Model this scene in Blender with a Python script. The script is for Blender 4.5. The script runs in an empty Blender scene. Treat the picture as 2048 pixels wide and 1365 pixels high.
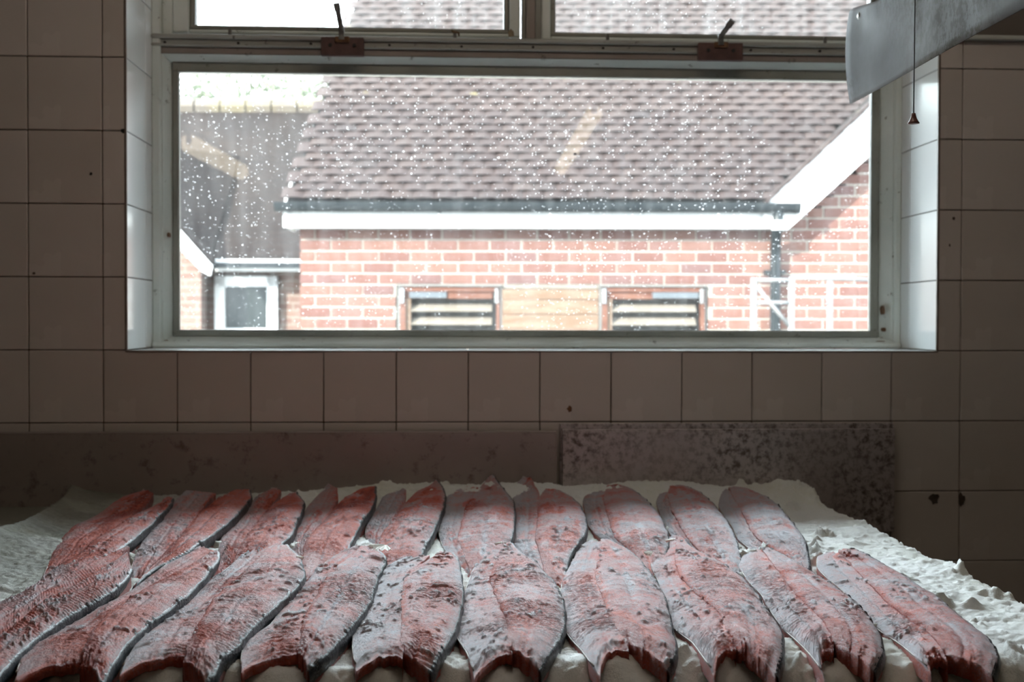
import bpy, math, random
import numpy as np
from mathutils import Vector, Matrix
random.seed(7)
SC = bpy.context.scene
COL = SC.collection
FLOOR = 1.25                      # window sill height above the floor; sill level is Z = 0 in the measured frame

# ------------------------------------------------------------------ camera
F = 2309.0
CAM = np.array([0.8688, -2.4106, 0.060 + FLOOR])
YAW, PITCH, ROLL = 0.0508, 0.0167, -0.0022
_r = np.array([math.cos(YAW), -math.sin(YAW), 0.0])
_f = np.array([math.sin(YAW) * math.cos(PITCH), math.cos(YAW) * math.cos(PITCH), -math.sin(PITCH)])
_u = np.array([math.sin(YAW) * math.sin(PITCH), math.cos(YAW) * math.sin(PITCH), math.cos(PITCH)])
RI = _r * math.cos(ROLL) - _u * math.sin(ROLL)
UP = _r * math.sin(ROLL) + _u * math.cos(ROLL)
FW = _f
cd = bpy.data.cameras.new('camera')
cam = bpy.data.objects.new('camera', cd); COL.objects.link(cam)
m = Matrix(((RI[0], UP[0], -FW[0], CAM[0]), (RI[1], UP[1], -FW[1], CAM[1]), (RI[2], UP[2], -FW[2], CAM[2]), (0, 0, 0, 1)))
cam.matrix_world = m
cd.sensor_width = 36.0
cd.lens = F / 2048.0 * 36.0
cd.clip_start = 0.02
cd.dof.use_dof = True
cd.dof.focus_distance = 1.48
cd.dof.aperture_fstop = 7.5
SC.camera = cam

# ------------------------------------------------------------------ world, sun, portal, exposure
W = bpy.data.worlds.new('world'); SC.world = W; W.use_nodes = True
nt = W.node_tree; nt.nodes.clear()
o = nt.nodes.new('ShaderNodeOutputWorld'); b = nt.nodes.new('ShaderNodeBackground')
SUN_TO = Vector((-0.72, -0.60, 0.40)).normalized()
b.inputs[0].default_value = (0.88, 0.97, 1.06, 1)        # even thin white cloud
b.inputs[1].default_value = 12.4
nt.links.new(b.outputs[0], o.inputs[0])
W.cycles.sampling_method = 'AUTOMATIC'

sl = bpy.data.lights.new('sun', 'SUN'); sl.energy = 25.0; sl.angle = 0.01; sl.color = (1.0, 0.95, 0.88)
so = bpy.data.objects.new('sun', sl); COL.objects.link(so)
so.rotation_euler = SUN_TO.to_track_quat('Z', 'Y').to_euler()

pl = bpy.data.lights.new('window_portal', 'AREA'); pl.shape = 'RECTANGLE'; pl.size = 1.68; pl.size_y = 1.50
pl.cycles.is_portal = True
po = bpy.data.objects.new('window_portal', pl); COL.objects.link(po)
po.location = (1.048, 0.30, FLOOR + 0.77); po.rotation_euler = (math.radians(-90), 0, 0)

SC.view_settings.view_transform = 'Standard'; SC.view_settings.look = 'None'
SC.view_settings.gamma = 1.0; SC.view_settings.use_curve_mapping = False
SC.view_settings.exposure = 1.2
SC.cycles.use_denoising = True
SC.cycles.max_bounces = 8; SC.cycles.diffuse_bounces = 4; SC.cycles.glossy_bounces = 3
SC.cycles.transmission_bounces = 4; SC.cycles.transparent_max_bounces = 12
SC.cycles.sample_clamp_indirect = 6.0; SC.cycles.caustics_reflective = False; SC.cycles.caustics_refractive = False

# ------------------------------------------------------------------ helpers
def ray(px, py):
    d = FW + RI * ((px - 1024.0) / F) + UP * ((682.5 - py) / F)
    return d
def onY(px, py, Y):
    d = ray(px, py); t = (Y - CAM[1]) / d[1]; return CAM + d * t
def onZ(px, py, Z):
    d = ray(px, py); t = (Z - CAM[2]) / d[2]; return CAM + d * t
def onX(px, py, X):
    d = ray(px, py); t = (X - CAM[0]) / d[0]; return CAM + d * t
HF = np.array([math.sin(YAW), math.cos(YAW), 0.0]); HR = np.array([math.cos(YAW), -math.sin(YAW), 0.0])
def yard(a, bb, z):               # courtyard frame: a to the right, bb away from our window, z above eye level
    return CAM + HR * a + HF * bb + np.array([0, 0, z])
def yp(px, py, bb):               # pixel measured on a vertical plane of the courtyard -> (a, z)
    d = ray(px, py); t = bb / float(d @ HF); p = d * t
    return float(p @ HR), float(p[2])

def tag(o, label=None, cat=None, group=None, kind=None):
    if label: o['label'] = label
    if cat: o['category'] = cat
    if group: o['group'] = group
    if kind: o['kind'] = kind
    return o
def empty(name, loc=(0, 0, 0), **k):
    o = bpy.data.objects.new(name, None); COL.objects.link(o); o.location = loc; o.empty_display_size = 0.05
    return tag(o, **k)
def link(name, me, parent=None, **k):
    o = bpy.data.objects.new(name, me); COL.objects.link(o)
    if parent is not None:
        o.parent = parent
        off = Vector((0, 0, 0)); q = parent
        while q is not None: off += q.location; q = q.parent
        o.location = -off
    return tag(o, **k)
class MB:
    def __init__(s): s.v = []; s.f = []; s.fl = []
    def add(s, vs, fs):
        n = len(s.v); s.v += [tuple(map(float, p)) for p in vs]; s.f += [tuple(n + i for i in f) for f in fs]
    def box(s, x0, x1, y0, y1, z0, z1, bev=0.0):
        if x0 > x1: x0, x1 = x1, x0
        if y0 > y1: y0, y1 = y1, y0
        if z0 > z1: z0, z1 = z1, z0
        if bev <= 0:
            s.add([(x, y, z) for x in (x0, x1) for y in (y0, y1) for z in (z0, z1)],
                  [(0, 1, 3, 2), (4, 6, 7, 5), (0, 4, 5, 1), (2, 3, 7, 6), (0, 2, 6, 4), (1, 5, 7, 3)])
            return
        e = min(bev, (x1 - x0) * .45, (y1 - y0) * .45, (z1 - z0) * .45)
        vs = []; idx = {}
        for ix, (X, sx) in enumerate(((x0, 1), (x1, -1))):
            for iy, (Y, sy) in enumerate(((y0, 1), (y1, -1))):
                for iz, (Z, sz) in enumerate(((z0, 1), (z1, -1))):
                    for k, (a, b_, c) in enumerate(((0, e, e), (e, 0, e), (e, e, 0))):
                        idx[(ix, iy, iz, k)] = len(vs); vs.append((X + sx * a, Y + sy * b_, Z + sz * c))
        fs = []
        for ix in (0, 1): fs.append([idx[(ix, a, c, 0)] for a, c in ((0, 0), (1, 0), (1, 1), (0, 1))])
        for iy in (0, 1): fs.append([idx[(a, iy, c, 1)] for a, c in ((0, 0), (1, 0), (1, 1), (0, 1))])
        for iz in (0, 1): fs.append([idx[(a, c, iz, 2)] for a, c in ((0, 0), (1, 0), (1, 1), (0, 1))])
        for iy in (0, 1):
            for iz in (0, 1): fs.append([idx[(0, iy, iz, 1)], idx[(1, iy, iz, 1)], idx[(1, iy, iz, 2)], idx[(0, iy, iz, 2)]])
        for ix in (0, 1):
            for iz in (0, 1): fs.append([idx[(ix, 0, iz, 0)], idx[(ix, 1, iz, 0)], idx[(ix, 1, iz, 2)], idx[(ix, 0, iz, 2)]])
        for ix in (0, 1):
            for iy in (0, 1): fs.append([idx[(ix, iy, 0, 0)], idx[(ix, iy, 1, 0)], idx[(ix, iy, 1, 1)], idx[(ix, iy, 0, 1)]])
        for ix in (0, 1):
            for iy in (0, 1):
                for iz in (0, 1): fs.append([idx[(ix, iy, iz, k)] for k in (0, 1, 2)])
        s.add(vs, fs)
    def obox(s, c, ax, ay, az, hx, hy, hz):     # oriented box
        c = np.array(c, float); ax = np.array(ax, float) * hx; ay = np.array(ay, float) * hy; az = np.array(az, float) * hz
        s.add([c + i * ax + j * ay + k * az for i in (-1, 1) for j in (-1, 1) for k in (-1, 1)],
              [(0, 1, 3, 2), (4, 6, 7, 5), (0, 4, 5, 1), (2, 3, 7, 6), (0, 2, 6, 4), (1, 5, 7, 3)])
    def tube(s, pts, rad, n=10, caps=True):
        pts = [np.array(p, float) for p in pts]; k = len(pts)
        rad = [rad] * k if not hasattr(rad, '__len__') else rad
        vs = []; ref = None
        for i, p in enumerate(pts):
            t = pts[min(i + 1, k - 1)] - pts[max(i - 1, 0)]; t /= (np.linalg.norm(t) + 1e-12)
            if ref is None:
                ref = np.cross(t, (0, 0, 1)) if abs(t[2]) < .9 else np.cross(t, (1, 0, 0))
            ref = ref - t * (ref @ t); ref /= np.linalg.norm(ref); bb = np.cross(t, ref)
            for j in range(n):
                a = 2 * math.pi * j / n; vs.append(p + (ref * math.cos(a) + bb * math.sin(a)) * rad[i])
        fs = [(i * n + j, i * n + (j + 1) % n, (i + 1) * n + (j + 1) % n, (i + 1) * n + j) for i in range(k - 1) for j in range(n)]
        if caps: fs += [tuple(range(n))[::-1], tuple((k - 1) * n + j for j in range(n))]
        s.add(vs, fs)
    def prism(s, poly, d):                        # polygon of 3D points extruded by vector d
        n = len(poly); d = np.array(d, float); a = [np.array(p, float) for p in poly]
        s.add(a + [p + d for p in a], [tuple(range(n))[::-1], tuple(range(n, 2 * n))] + [(i, (i + 1) % n, n + (i + 1) % n, n + i) for i in range(n)])
    def mesh(s, name, mat, smooth=False):
        me = bpy.data.meshes.new(name); me.from_pydata(s.v, [], s.f); me.materials.append(mat)
        import bmesh
        bm = bmesh.new(); bm.from_mesh(me); bmesh.ops.recalc_face_normals(bm, faces=bm.faces); bm.to_mesh(me); bm.free()
        if smooth: me.polygons.foreach_set('use_smooth', [True] * len(me.polygons))
        me.update(); return me
    def build(s, name, mat, parent=None, smooth=False, **k):
        return link(name, s.mesh(name, mat, smooth), parent, **k)

# ------------------------------------------------------------------ numpy noise
def _h(ix, iy, seed):
    n = (ix.astype(np.int64) * 374761393 + iy.astype(np.int64) * 668265263 + seed * 1442695041) & 0xffffffff
    n = ((n ^ (n >> 13)) * 1274126177) & 0xffffffff
    return ((n ^ (n >> 16)) & 0xffff) / 65535.0
def vn(x, y, seed=0):
    ix = np.floor(x); iy = np.floor(y); fx = x - ix; fy = y - iy
    fx = fx * fx * (3 - 2 * fx); fy = fy * fy * (3 - 2 * fy)
    a = _h(ix, iy, seed); b_ = _h(ix + 1, iy, seed); c = _h(ix, iy + 1, seed); d = _h(ix + 1, iy + 1, seed)
    return (a * (1 - fx) + b_ * fx) * (1 - fy) + (c * (1 - fx) + d * fx) * fy
def fbm(x, y, seed=0, oct=4):
    s = 0; amp = .5; tot = 0
    for i in range(oct):
        s = s + amp * vn(x, y, seed + i * 17); tot += amp; x = x * 2.03 + 5.1; y = y * 2.03 + 9.7; amp *= .5
    return s / tot
def sst(a, b_, x):
    t = np.clip((x - a) / (b_ - a), 0, 1); return t * t * (3 - 2 * t)

# ------------------------------------------------------------------ materials
def mat(name, base=(0.8, 0.8, 0.8), rough=0.5, metal=0.0, spec=0.5):
    m = bpy.data.materials.new(name); m.use_nodes = True
    p = m.node_tree.nodes['Principled BSDF']
    p.inputs['Base Color'].default_value = (*base, 1); p.inputs['Roughness'].default_value = rough
    p.inputs['Metallic'].default_value = metal; p.inputs['Specular IOR Level'].default_value = spec
    return m
def N(m, t, **k):
    n = m.node_tree.nodes.new(t)
    for a, v in k.items(): setattr(n, a, v)
    return n
def L(m, a, b_): m.node_tree.links.new(a, b_)
def P(m): return m.node_tree.nodes['Principled BSDF']
def noise(m, scale, detail=4, rough=.55, stretch=None, coord='Object'):
    tc = N(m, 'ShaderNodeTexCoord'); n = N(m, 'ShaderNodeTexNoise')
    n.inputs['Scale'].default_value = scale; n.inputs['Detail'].default_value = detail; n.inputs['Roughness'].default_value = rough
    if stretch:
        mp = N(m, 'ShaderNodeMapping'); mp.inputs['Scale'].default_value = stretch
        L(m, tc.outputs[coord], mp.inputs[0]); L(m, mp.outputs[0], n.inputs['Vector'])
    else: L(m, tc.outputs[coord], n.inputs['Vector'])
    return n.outputs['Fac']
def ramp(m, fac, stops):
    r = N(m, 'ShaderNodeValToRGB'); cr = r.color_ramp
    while len(cr.elements) < len(stops): cr.elements.new(0.5)
    for e, (p, c) in zip(cr.elements, stops):
        e.position = p; e.color = (*c, 1) if len(c) == 3 else c
    L(m, fac, r.inputs[0]); return r.outputs[0]
def mixc(m, fac, a, b_, mode='MIX'):
    x = N(m, 'ShaderNodeMix', data_type='RGBA', blend_type=mode)
    for s_, v in ((x.inputs[0], fac), (x.inputs[6], a), (x.inputs[7], b_)):
        if isinstance(v, (int, float)): s_.default_value = v
        elif isinstance(v, tuple): s_.default_value = (*v, 1)
        else: L(m, v, s_)
    return x.outputs[2]
def bump(m, h, dist, strength=1.0):
    bp = N(m, 'ShaderNodeBump'); bp.inputs['Distance'].default_value = dist; bp.inputs['Strength'].default_value = strength
    L(m, h, bp.inputs['Height']); L(m, bp.outputs[0], P(m).inputs['Normal'])
def rnd(m):
    return N(m, 'ShaderNodeObjectInfo').outputs['Random']
def noisy(name, a, b_, scale=8, rough=.5, metal=0, spec=.5, detail=5, stretch=None, bmp=None, lo=.35, hi=.65):
    m = mat(name, a, rough, metal, spec)
    n = noise(m, scale, detail, stretch=stretch)
    L(m, ramp(m, n, [(lo, a), (hi, b_)]), P(m).inputs['Base Color'])
    if bmp: bump(m, noise(m, bmp[0], 4), bmp[1])
    return m

# tiles: glazed, warm white, small dirt specks
M_tile = mat('glazed_tile', (0.58, 0.55, 0.52), 0.16)
_n = noise(M_tile, 2.5, 3)
_c = ramp(M_tile, _n, [(.3, (0.66, 0.61, 0.57)), (.7, (0.76, 0.71, 0.67))])
_d = ramp(M_tile, noise(M_tile, 55, 2), [(.20, (0.12, 0.09, 0.07)), (.235, (1, 1, 1))])
_c = mixc(M_tile, 1.0, _c, _d, 'MULTIPLY')
_g = ramp(M_tile, rnd(M_tile), [(0, (0.90, 0.89, 0.87)), (1, (1, 1, 1))])
L(M_tile, mixc(M_tile, 1.0, _c, _g, 'MULTIPLY'), P(M_tile).inputs['Base Color'])
L(M_tile, ramp(M_tile, noise(M_tile, 6, 4), [(.3, (.12, .12, .12)), (.75, (.34, .34, .34))]), P(M_tile).inputs['Roughness'])
bump(M_tile, noise(M_tile, 14, 2), 0.0015, .35)
M_reveal = mat('pale_glazed_tile', (0.78, 0.80, 0.79), 0.12)
L(M_reveal, ramp(M_reveal, noise(M_reveal, 4, 3), [(.3, (0.88, 0.92, 0.92)), (.7, (0.93, 0.94, 0.94))]), P(M_reveal).inputs['Base Color'])
M_grout = noisy('grout', (0.13, 0.10, 0.08), (0.24, 0.20, 0.16), 30, .9, bmp=(300, .0008))
M_plaster = noisy('dark_plaster', (0.16, 0.14, 0.125), (0.21, 0.185, 0.165), 5, .8)
M_overhang = mat('white_overhang', (0.8, 0.8, 0.8), .6)  # white face of the added overhang, bounces light to the reveals
M_ceil = noisy('ceiling_paint', (0.34, 0.31, 0.28), (0.40, 0.36, 0.33), 3, .8)
M_floor = noisy('floor_paint', (0.12, 0.10, 0.09), (0.20, 0.17, 0.15), 3, .5)
M_chip = noisy('bare_render', (0.06, 0.045, 0.035), (0.12, 0.09, 0.07), 60, .9)
# painted wood of the window, grimy
def paint(name, a, b_, grime=(0.10, 0.09, 0.06)):
    m = mat(name, a, 0.42)
    c = ramp(m, noise(m, 7, 4), [(.3, a), (.7, b_)])
    g = ramp(m, noise(m, 38, 6, .7), [(.62, (0, 0, 0)), (.72, (1, 1, 1))])
    L(m, mixc(m, g, c, grime), P(m).inputs['Base Color'])
    bump(m, noise(m, 60, 4), 0.0008, .6); return m
M_frame = paint('window_paint', (0.62, 0.67, 0.63), (0.74, 0.78, 0.74))
M_putty = paint('old_putty', (0.20, 0.20, 0.175), (0.30, 0.30, 0.26), (0.05, 0.04, 0.03))
M_transom = paint('brown_stained_rail', (0.22, 0.18, 0.155), (0.30, 0.25, 0.22), (0.08, 0.07, 0.06))
M_alu = paint('dull_aluminium_paint', (0.30, 0.30, 0.27), (0.38, 0.38, 0.345), (0.07, 0.06, 0.05))
M_black = mat('dark_rubber', (0.02, 0.018, 0.016), .6)
M_rust = noisy('rust', (0.10, 0.045, 0.02), (0.22, 0.11, 0.05), 80, .8)
M_latch = noisy('red_brown_latch', (0.075, 0.035, 0.030), (0.12, 0.06, 0.05), 40, .55)
M_lever = noisy('weathered_lever', (0.06, 0.06, 0.055), (0.22, 0.21, 0.19), 60, .5, bmp=(120, .001))
M_bell = noisy('red_brown_plastic', (0.13, 0.045, 0.035), (0.19, 0.07, 0.055), 60, .35)
# stained steel
def steel(name, a, b_, spot, rough, lo, hi, scale=26, stretch=(1, 1, 1)):
    m = mat(name, a, rough, 0.5)
    c = ramp(m, noise(m, 3.2, 5), [(.3, a), (.7, b_)])
    g = ramp(m, noise(m, scale, 7, .72, stretch), [(lo, (0, 0, 0)), (hi, (1, 1, 1))])
    g2 = ramp(m, noise(m, 2.4, 3), [(.42, (0, 0, 0)), (.60, (1, 1, 1))])
    gg = mixc(m, 1.0, g, g2, 'MULTIPLY')
    L(m, mixc(m, gg, c, spot), P(m).inputs['Base Color'])
    L(m, ramp(m, noise(m, 9, 5), [(.3, (rough - .1,) * 3), (.7, (rough + .15,) * 3)]), P(m).inputs['Roughness'])
    bump(m, noise(m, 90, 4), 0.0006, .5); return m
M_splash = steel('stained_steel', (0.36, 0.315, 0.295), (0.46, 0.405, 0.385), (0.22, 0.18, 0.165), .42, .55, .66)
M_splash2 = steel('pitted_steel', (0.50, 0.455, 0.45), (0.66, 0.61, 0.62), (0.17, 0.14, 0.125), .42, .46, .60, 62)
M_sheet = steel('corroded_hood_steel', (0.085, 0.078, 0.066), (0.23, 0.24, 0.26), (0.035, 0.026, 0.015), .55, .47, .55, 95, (1, 1, .7))
P(M_sheet).inputs['Metallic'].default_value = 0; P(M_sheet).inputs['Specular IOR Level'].default_value = .06
M_table = mat('table_steel', (0.42, 0.41, 0.40), .35, .9)

# glass: thin sheet, weak mirror, dried spots of salt and water
def glass(name, lo, hi, veil):
    m = bpy.data.materials.new(name); m.use_nodes = True
    ntg = m.node_tree; ntg.nodes.clear()
    out = ntg.nodes.new('ShaderNodeOutputMaterial')
    tr = ntg.nodes.new('ShaderNodeBsdfTransparent'); tr.inputs[0].default_value = (0.93, 0.96, 0.95, 1)
    gl = ntg.nodes.new('ShaderNodeBsdfGlossy'); gl.inputs['Roughness'].default_value = 0.02
    fr = ntg.nodes.new('ShaderNodeFresnel'); fr.inputs[0].default_value = 1.5
    geo = ntg.nodes.new('ShaderNodeNewGeometry')
    m1 = ntg.nodes.new('ShaderNodeMixShader'); ntg.links.new(fr.outputs[0], m1.inputs[0])
    ntg.links.new(tr.outputs[0], m1.inputs[1]); ntg.links.new(gl.outputs[0], m1.inputs[2])
    tl = ntg.nodes.new('ShaderNodeBsdfTranslucent'); tl.inputs[0].default_value = (0.95, 0.97, 0.97, 1)
    df = ntg.nodes.new('ShaderNodeBsdfDiffuse'); df.inputs[0].default_value = (0.8, 0.8, 0.78, 1)
    dd = ntg.nodes.new('ShaderNodeMixShader'); dd.inputs[0].default_value = .25
    ntg.links.new(tl.outputs[0], dd.inputs[1]); ntg.links.new(df.outputs[0], dd.inputs[2])
    tc = ntg.nodes.new('ShaderNodeTexCoord')
    def spots(scale, rad, dens, seedoff):
        mp = ntg.nodes.new('ShaderNodeMapping'); mp.inputs['Location'].default_value = (seedoff, seedoff * .7, seedoff * .3)
        mp.inputs['Scale'].default_value = (1, 0, 1)
        ntg.links.new(tc.outputs['Object'], mp.inputs[0])
        v = ntg.nodes.new('ShaderNodeTexVoronoi'); v.inputs['Scale'].default_value = scale; v.inputs['Randomness'].default_value = 1
        ntg.links.new(mp.outputs[0], v.inputs['Vector'])
        # radius varies per cell: only some cells carry a spot
        sc = ntg.nodes.new('ShaderNodeSeparateColor'); ntg.links.new(v.outputs['Color'], sc.inputs[0])
        r = ntg.nodes.new('ShaderNodeMapRange'); r.inputs['From Min'].default_value = dens; r.inputs['From Max'].default_value = 1
        r.inputs['To Min'].default_value = 0; r.inputs['To Max'].default_value = rad
        ntg.links.new(sc.outputs[0], r.inputs[0])
        s = ntg.nodes.new('ShaderNodeMath'); s.operation = 'SUBTRACT'; ntg.links.new(r.outputs[0], s.inputs[0]); ntg.links.new(v.outputs['Distance'], s.inputs[1])
        k = ntg.nodes.new('ShaderNodeMath'); k.operation = 'MULTIPLY'; k.use_clamp = True; k.inputs[1].default_value = 7
        ntg.links.new(s.outputs[0], k.inputs[0]); return k.outputs[0]
    a = spots(110, .27, lo, 1.3); b2 = spots(260, .34, hi, 4.1)
    mxm = ntg.nodes.new('ShaderNodeMath'); mxm.operation = 'MAXIMUM'; ntg.links.new(a, mxm.inputs[0]); ntg.links.new(b2, mxm.inputs[1])
    # cloudiness: more spots in some areas, and a thin streaky veil
    n1 = ntg.nodes.new('ShaderNodeTexNoise'); n1.inputs['Scale'].default_value = 3.0; n1.inputs['Detail'].default_value = 3
    ntg.links.new(tc.outputs['Object'], n1.inputs['Vector'])
    mr = ntg.nodes.new('ShaderNodeMapRange'); mr.inputs['From Min'].default_value = .38; mr.inputs['From Max'].default_value = .62; mr.inputs['To Min'].default_value = .12; mr.inputs['To Max'].default_value = .60
    ntg.links.new(n1.outputs['Fac'], mr.inputs[0])
    ml = ntg.nodes.new('ShaderNodeMath'); ml.operation = 'MULTIPLY'; ntg.links.new(mxm.outputs[0], ml.inputs[0]); ntg.links.new(mr.outputs[0], ml.inputs[1])
    mp2 = ntg.nodes.new('ShaderNodeMapping'); mp2.inputs['Scale'].default_value = (9, 1, 1.4); ntg.links.new(tc.outputs['Object'], mp2.inputs[0])
    n2 = ntg.nodes.new('ShaderNodeTexNoise'); n2.inputs['Scale'].default_value = 5; n2.inputs['Detail'].default_value = 6; ntg.links.new(mp2.outputs[0], n2.inputs['Vector'])
    v2 = ntg.nodes.new('ShaderNodeMapRange'); v2.inputs['From Min'].default_value = .35; v2.inputs['From Max'].default_value = .8; v2.inputs['To Min'].default_value = veil * .3; v2.inputs['To Max'].default_value = veil * 1.7
    ntg.links.new(n2.outputs['Fac'], v2.inputs[0])
    ad = ntg.nodes.new('ShaderNodeMath'); ad.operation = 'ADD'; ad.use_clamp = True
    ntg.links.new(ml.outputs[0], ad.inputs[0]); ntg.links.new(v2.outputs[0], ad.inputs[1])
    m2 = ntg.nodes.new('ShaderNodeMixShader'); ntg.links.new(ad.outputs[0], m2.inputs[0])
    ntg.links.new(m1.outputs[0], m2.inputs[1]); ntg.links.new(dd.outputs[0], m2.inputs[2])
    ntg.links.new(m2.outputs[0], out.inputs[0]); return m
M_glass = glass('spotted_glass', .62, .60, .014)
M_glass2 = glass('streaked_glass', .80, .70, .055)

# outdoors
M_brick = mat('red_brick', (0.5, 0.2, 0.12), .85)
_r1 = ramp(M_brick, rnd(M_brick), [(0, (0.085, 0.042, 0.036)), (.35, (0.100, 0.052, 0.043)), (.7, (0.112, 0.062, 0.050)), (.9, (0.092, 0.050, 0.046)), (1, (0.075, 0.044, 0.042))])
_r2 = ramp(M_brick, noise(M_brick, 25, 5), [(.3, (0.80, 0.78, 0.76)), (.7, (1, 1, 1))])
L(M_brick, mixc(M_brick, 1.0, _r1, _r2, 'MULTIPLY'), P(M_brick).inputs['Base Color'])
M_mortar = noisy('mortar', (0.23, 0.205, 0.18), (0.27, 0.245, 0.215), 20, .9)
M_rtile = mat('clay_roof_tile', (0.3, 0.2, 0.17), .8)
_r1 = ramp(M_rtile, rnd(M_rtile), [(0, (0.034, 0.024, 0.0235)), (.5, (0.040, 0.028, 0.027)), (.85, (0.046, 0.033, 0.031)), (1, (0.036, 0.028, 0.028))])
_r2 = ramp(M_rtile, noise(M_rtile, 7, 5), [(.3, (0.75, 0.75, 0.75)), (.7, (1.05, 1.03, 1))])
_y = ramp(M_rtile, noise(M_rtile, 4.5, 6), [(.66, (0, 0, 0)), (.72, (1, 1, 1))])
L(M_rtile, mixc(M_rtile, _y, mixc(M_rtile, 1.0, _r1, _r2, 'MULTIPLY'), (0.048, 0.040, 0.018)), P(M_rtile).inputs['Base Color'])
M_batten = mat('roof_felt', (0.008, 0.007, 0.007), .9)
M_upvc = mat('white_board', (0.30, 0.30, 0.30), .4)
M_gutter = noisy('black_gutter', (0.010, 0.013, 0.015), (0.016, 0.019, 0.021), 10, .35)
M_wood = noisy('vent_timber', (0.050, 0.020, 0.014), (0.075, 0.035, 0.024), 6, .7, stretch=(1, 1, 9))
M_board = noisy('weathered_board', (0.085, 0.052, 0.034), (0.115, 0.082, 0.060), 5, .7, stretch=(1, 1, 7))
M_slat = noisy('pale_slat', (0.085, 0.073, 0.060), (0.105, 0.092, 0.080), 6, .7)
M_void = mat('dark_opening', (0.02, 0.018, 0.015), .8)
M_galv = noisy('galvanised_rail', (0.085, 0.085, 0.086), (0.11, 0.11, 0.11), 20, .45)
M_ground = noisy('yard_paving', (0.28, 0.27, 0.25), (0.36, 0.35, 0.33), 4, .9)
# far brick and far roof: too far to tell the pieces apart
M_fbrick = mat('far_brick', (0.5, 0.3, 0.22), .9)
tcb = N(M_fbrick, 'ShaderNodeTexCoord'); mpb = N(M_fbrick, 'ShaderNodeMapping'); mpb.inputs['Rotation'].default_value = (math.radians(90), 0, 0)
bt = N(M_fbrick, 'ShaderNodeTexBrick'); bt.inputs['Scale'].default_value = 4.4
bt.inputs['Color1'].default_value = (0.08, 0.048, 0.040, 1); bt.inputs['Color2'].default_value = (0.10, 0.065, 0.053, 1); bt.inputs['Mortar'].default_value = (0.12, 0.105, 0.09, 1)
bt.inputs['Mortar Size'].default_value = .03; bt.inputs['Row Height'].default_value = .33; bt.inputs['Brick Width'].default_value = 1.0
L(M_fbrick, tcb.outputs['Object'], mpb.inputs[0]); L(M_fbrick, mpb.outputs[0], bt.inputs['Vector']); L(M_fbrick, bt.outputs[0], P(M_fbrick).inputs['Base Color'])
M_froof = mat('far_roof', (0.2, 0.15, 0.14), .85)
_w = N(M_froof, 'ShaderNodeTexWave'); _w.wave_type = 'BANDS'; _w.bands_direction = 'Z'; _w.inputs['Scale'].default_value = 4.3; _w.inputs['Distortion'].default_value = 1.2; _w.inputs['Detail'].default_value = 2
L(M_froof, N(M_froof, 'ShaderNodeTexCoord').outputs['Object'], _w.inputs['Vector'])
_a = ramp(M_froof, _w.outputs['Fac'], [(0, (0.031, 0.023, 0.021)), (.6, (0.041, 0.029, 0.026))])
_b = ramp(M_froof, noise(M_froof, 3, 5), [(.3, (0.8, 0.8, 0.82)), (.7, (1.1, 1.05, 1))])
L(M_froof, mixc(M_froof, 1.0, _a, _b, 'MULTIPLY'), P(M_froof).inputs['Base Color'])
M_ridge = noisy('lichen_ridge', (0.072, 0.060, 0.050), (0.085, 0.070, 0.046), 2.2, .85, lo=.42, hi=.55)
M_leaf = noisy('pale_foliage', (0.075, 0.085, 0.056), (0.105, 0.115, 0.085), 3, .7)
M_bark = noisy('bark', (0.05, 0.04, 0.03), (0.08, 0.07, 0.06), 9, .9)

def dim(m, f):                     # outdoor base colours darkened so the yard balances the dim room
    for n in m.node_tree.nodes:
        if n.type == 'VALTORGB' and max(e.color[0] for e in n.color_ramp.elements) < .6:
            for e in n.color_ramp.elements: e.color = [c * f for c in e.color[:3]] + [1]
        if n.type == 'TEX_BRICK':
            for k in ('Color1', 'Color2', 'Mortar'): n.inputs[k].default_value = [c * f for c in n.inputs[k].default_value[:3]] + [1]
    P(m).inputs['Specular IOR Level'].default_value = .08
    p = P(m).inputs['Base Color']
    if not p.is_linked: p.default_value = [c * f for c in p.default_value[:3]] + [1]
for m_, f_ in ((M_brick, .50), (M_mortar, .39), (M_rtile, .40), (M_froof, .16), (M_fbrick, .55), (M_ridge, .55), (M_leaf, .8), (M_wood, .6), (M_board, .50), (M_slat, .55),
               (M_upvc, .75), (M_galv, .62), (M_gutter, .45)): dim(m_, f_)

# fish flesh: R = salt cover, G = redness, B = wetness
M_flesh = mat('salted_flesh', (0.6, 0.2, 0.15), .5, 0, .35)
at = N(M_flesh, 'ShaderNodeAttribute'); at.attribute_name = 'Col'
sp = N(M_flesh, 'ShaderNodeSeparateColor'); L(M_flesh, at.outputs['Color'], sp.inputs[0])
fl = ramp(M_flesh, sp.outputs[1], [(0, (0.68, 0.38, 0.37)), (.35, (0.70, 0.235, 0.20)), (.65, (0.66, 0.125, 0.075)), (1, (0.24, 0.022, 0.014))])
gr = noise(M_flesh, 420, 3, .7); gr2 = noise(M_flesh, 60, 4, .6)
ma = N(M_flesh, 'ShaderNodeMath', operation='MULTIPLY_ADD'); L(M_flesh, gr, ma.inputs[0]); ma.inputs[1].default_value = 1.5; ma.inputs[2].default_value = -.75
mb_ = N(M_flesh, 'ShaderNodeMath', operation='MULTIPLY_ADD'); L(M_flesh, gr2, mb_.inputs[0]); mb_.inputs[1].default_value = .9; mb_.inputs[2].default_value = -.45
mc = N(M_flesh, 'ShaderNodeMath', operation='ADD'); L(M_flesh, ma.outputs[0], mc.inputs[0]); L(M_flesh, mb_.outputs[0], mc.inputs[1])
me_ = N(M_flesh, 'ShaderNodeMath', operation='ADD', use_clamp=True); L(M_flesh, mc.outputs[0], me_.inputs[0]); L(M_flesh, sp.outputs[0], me_.inputs[1])
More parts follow.
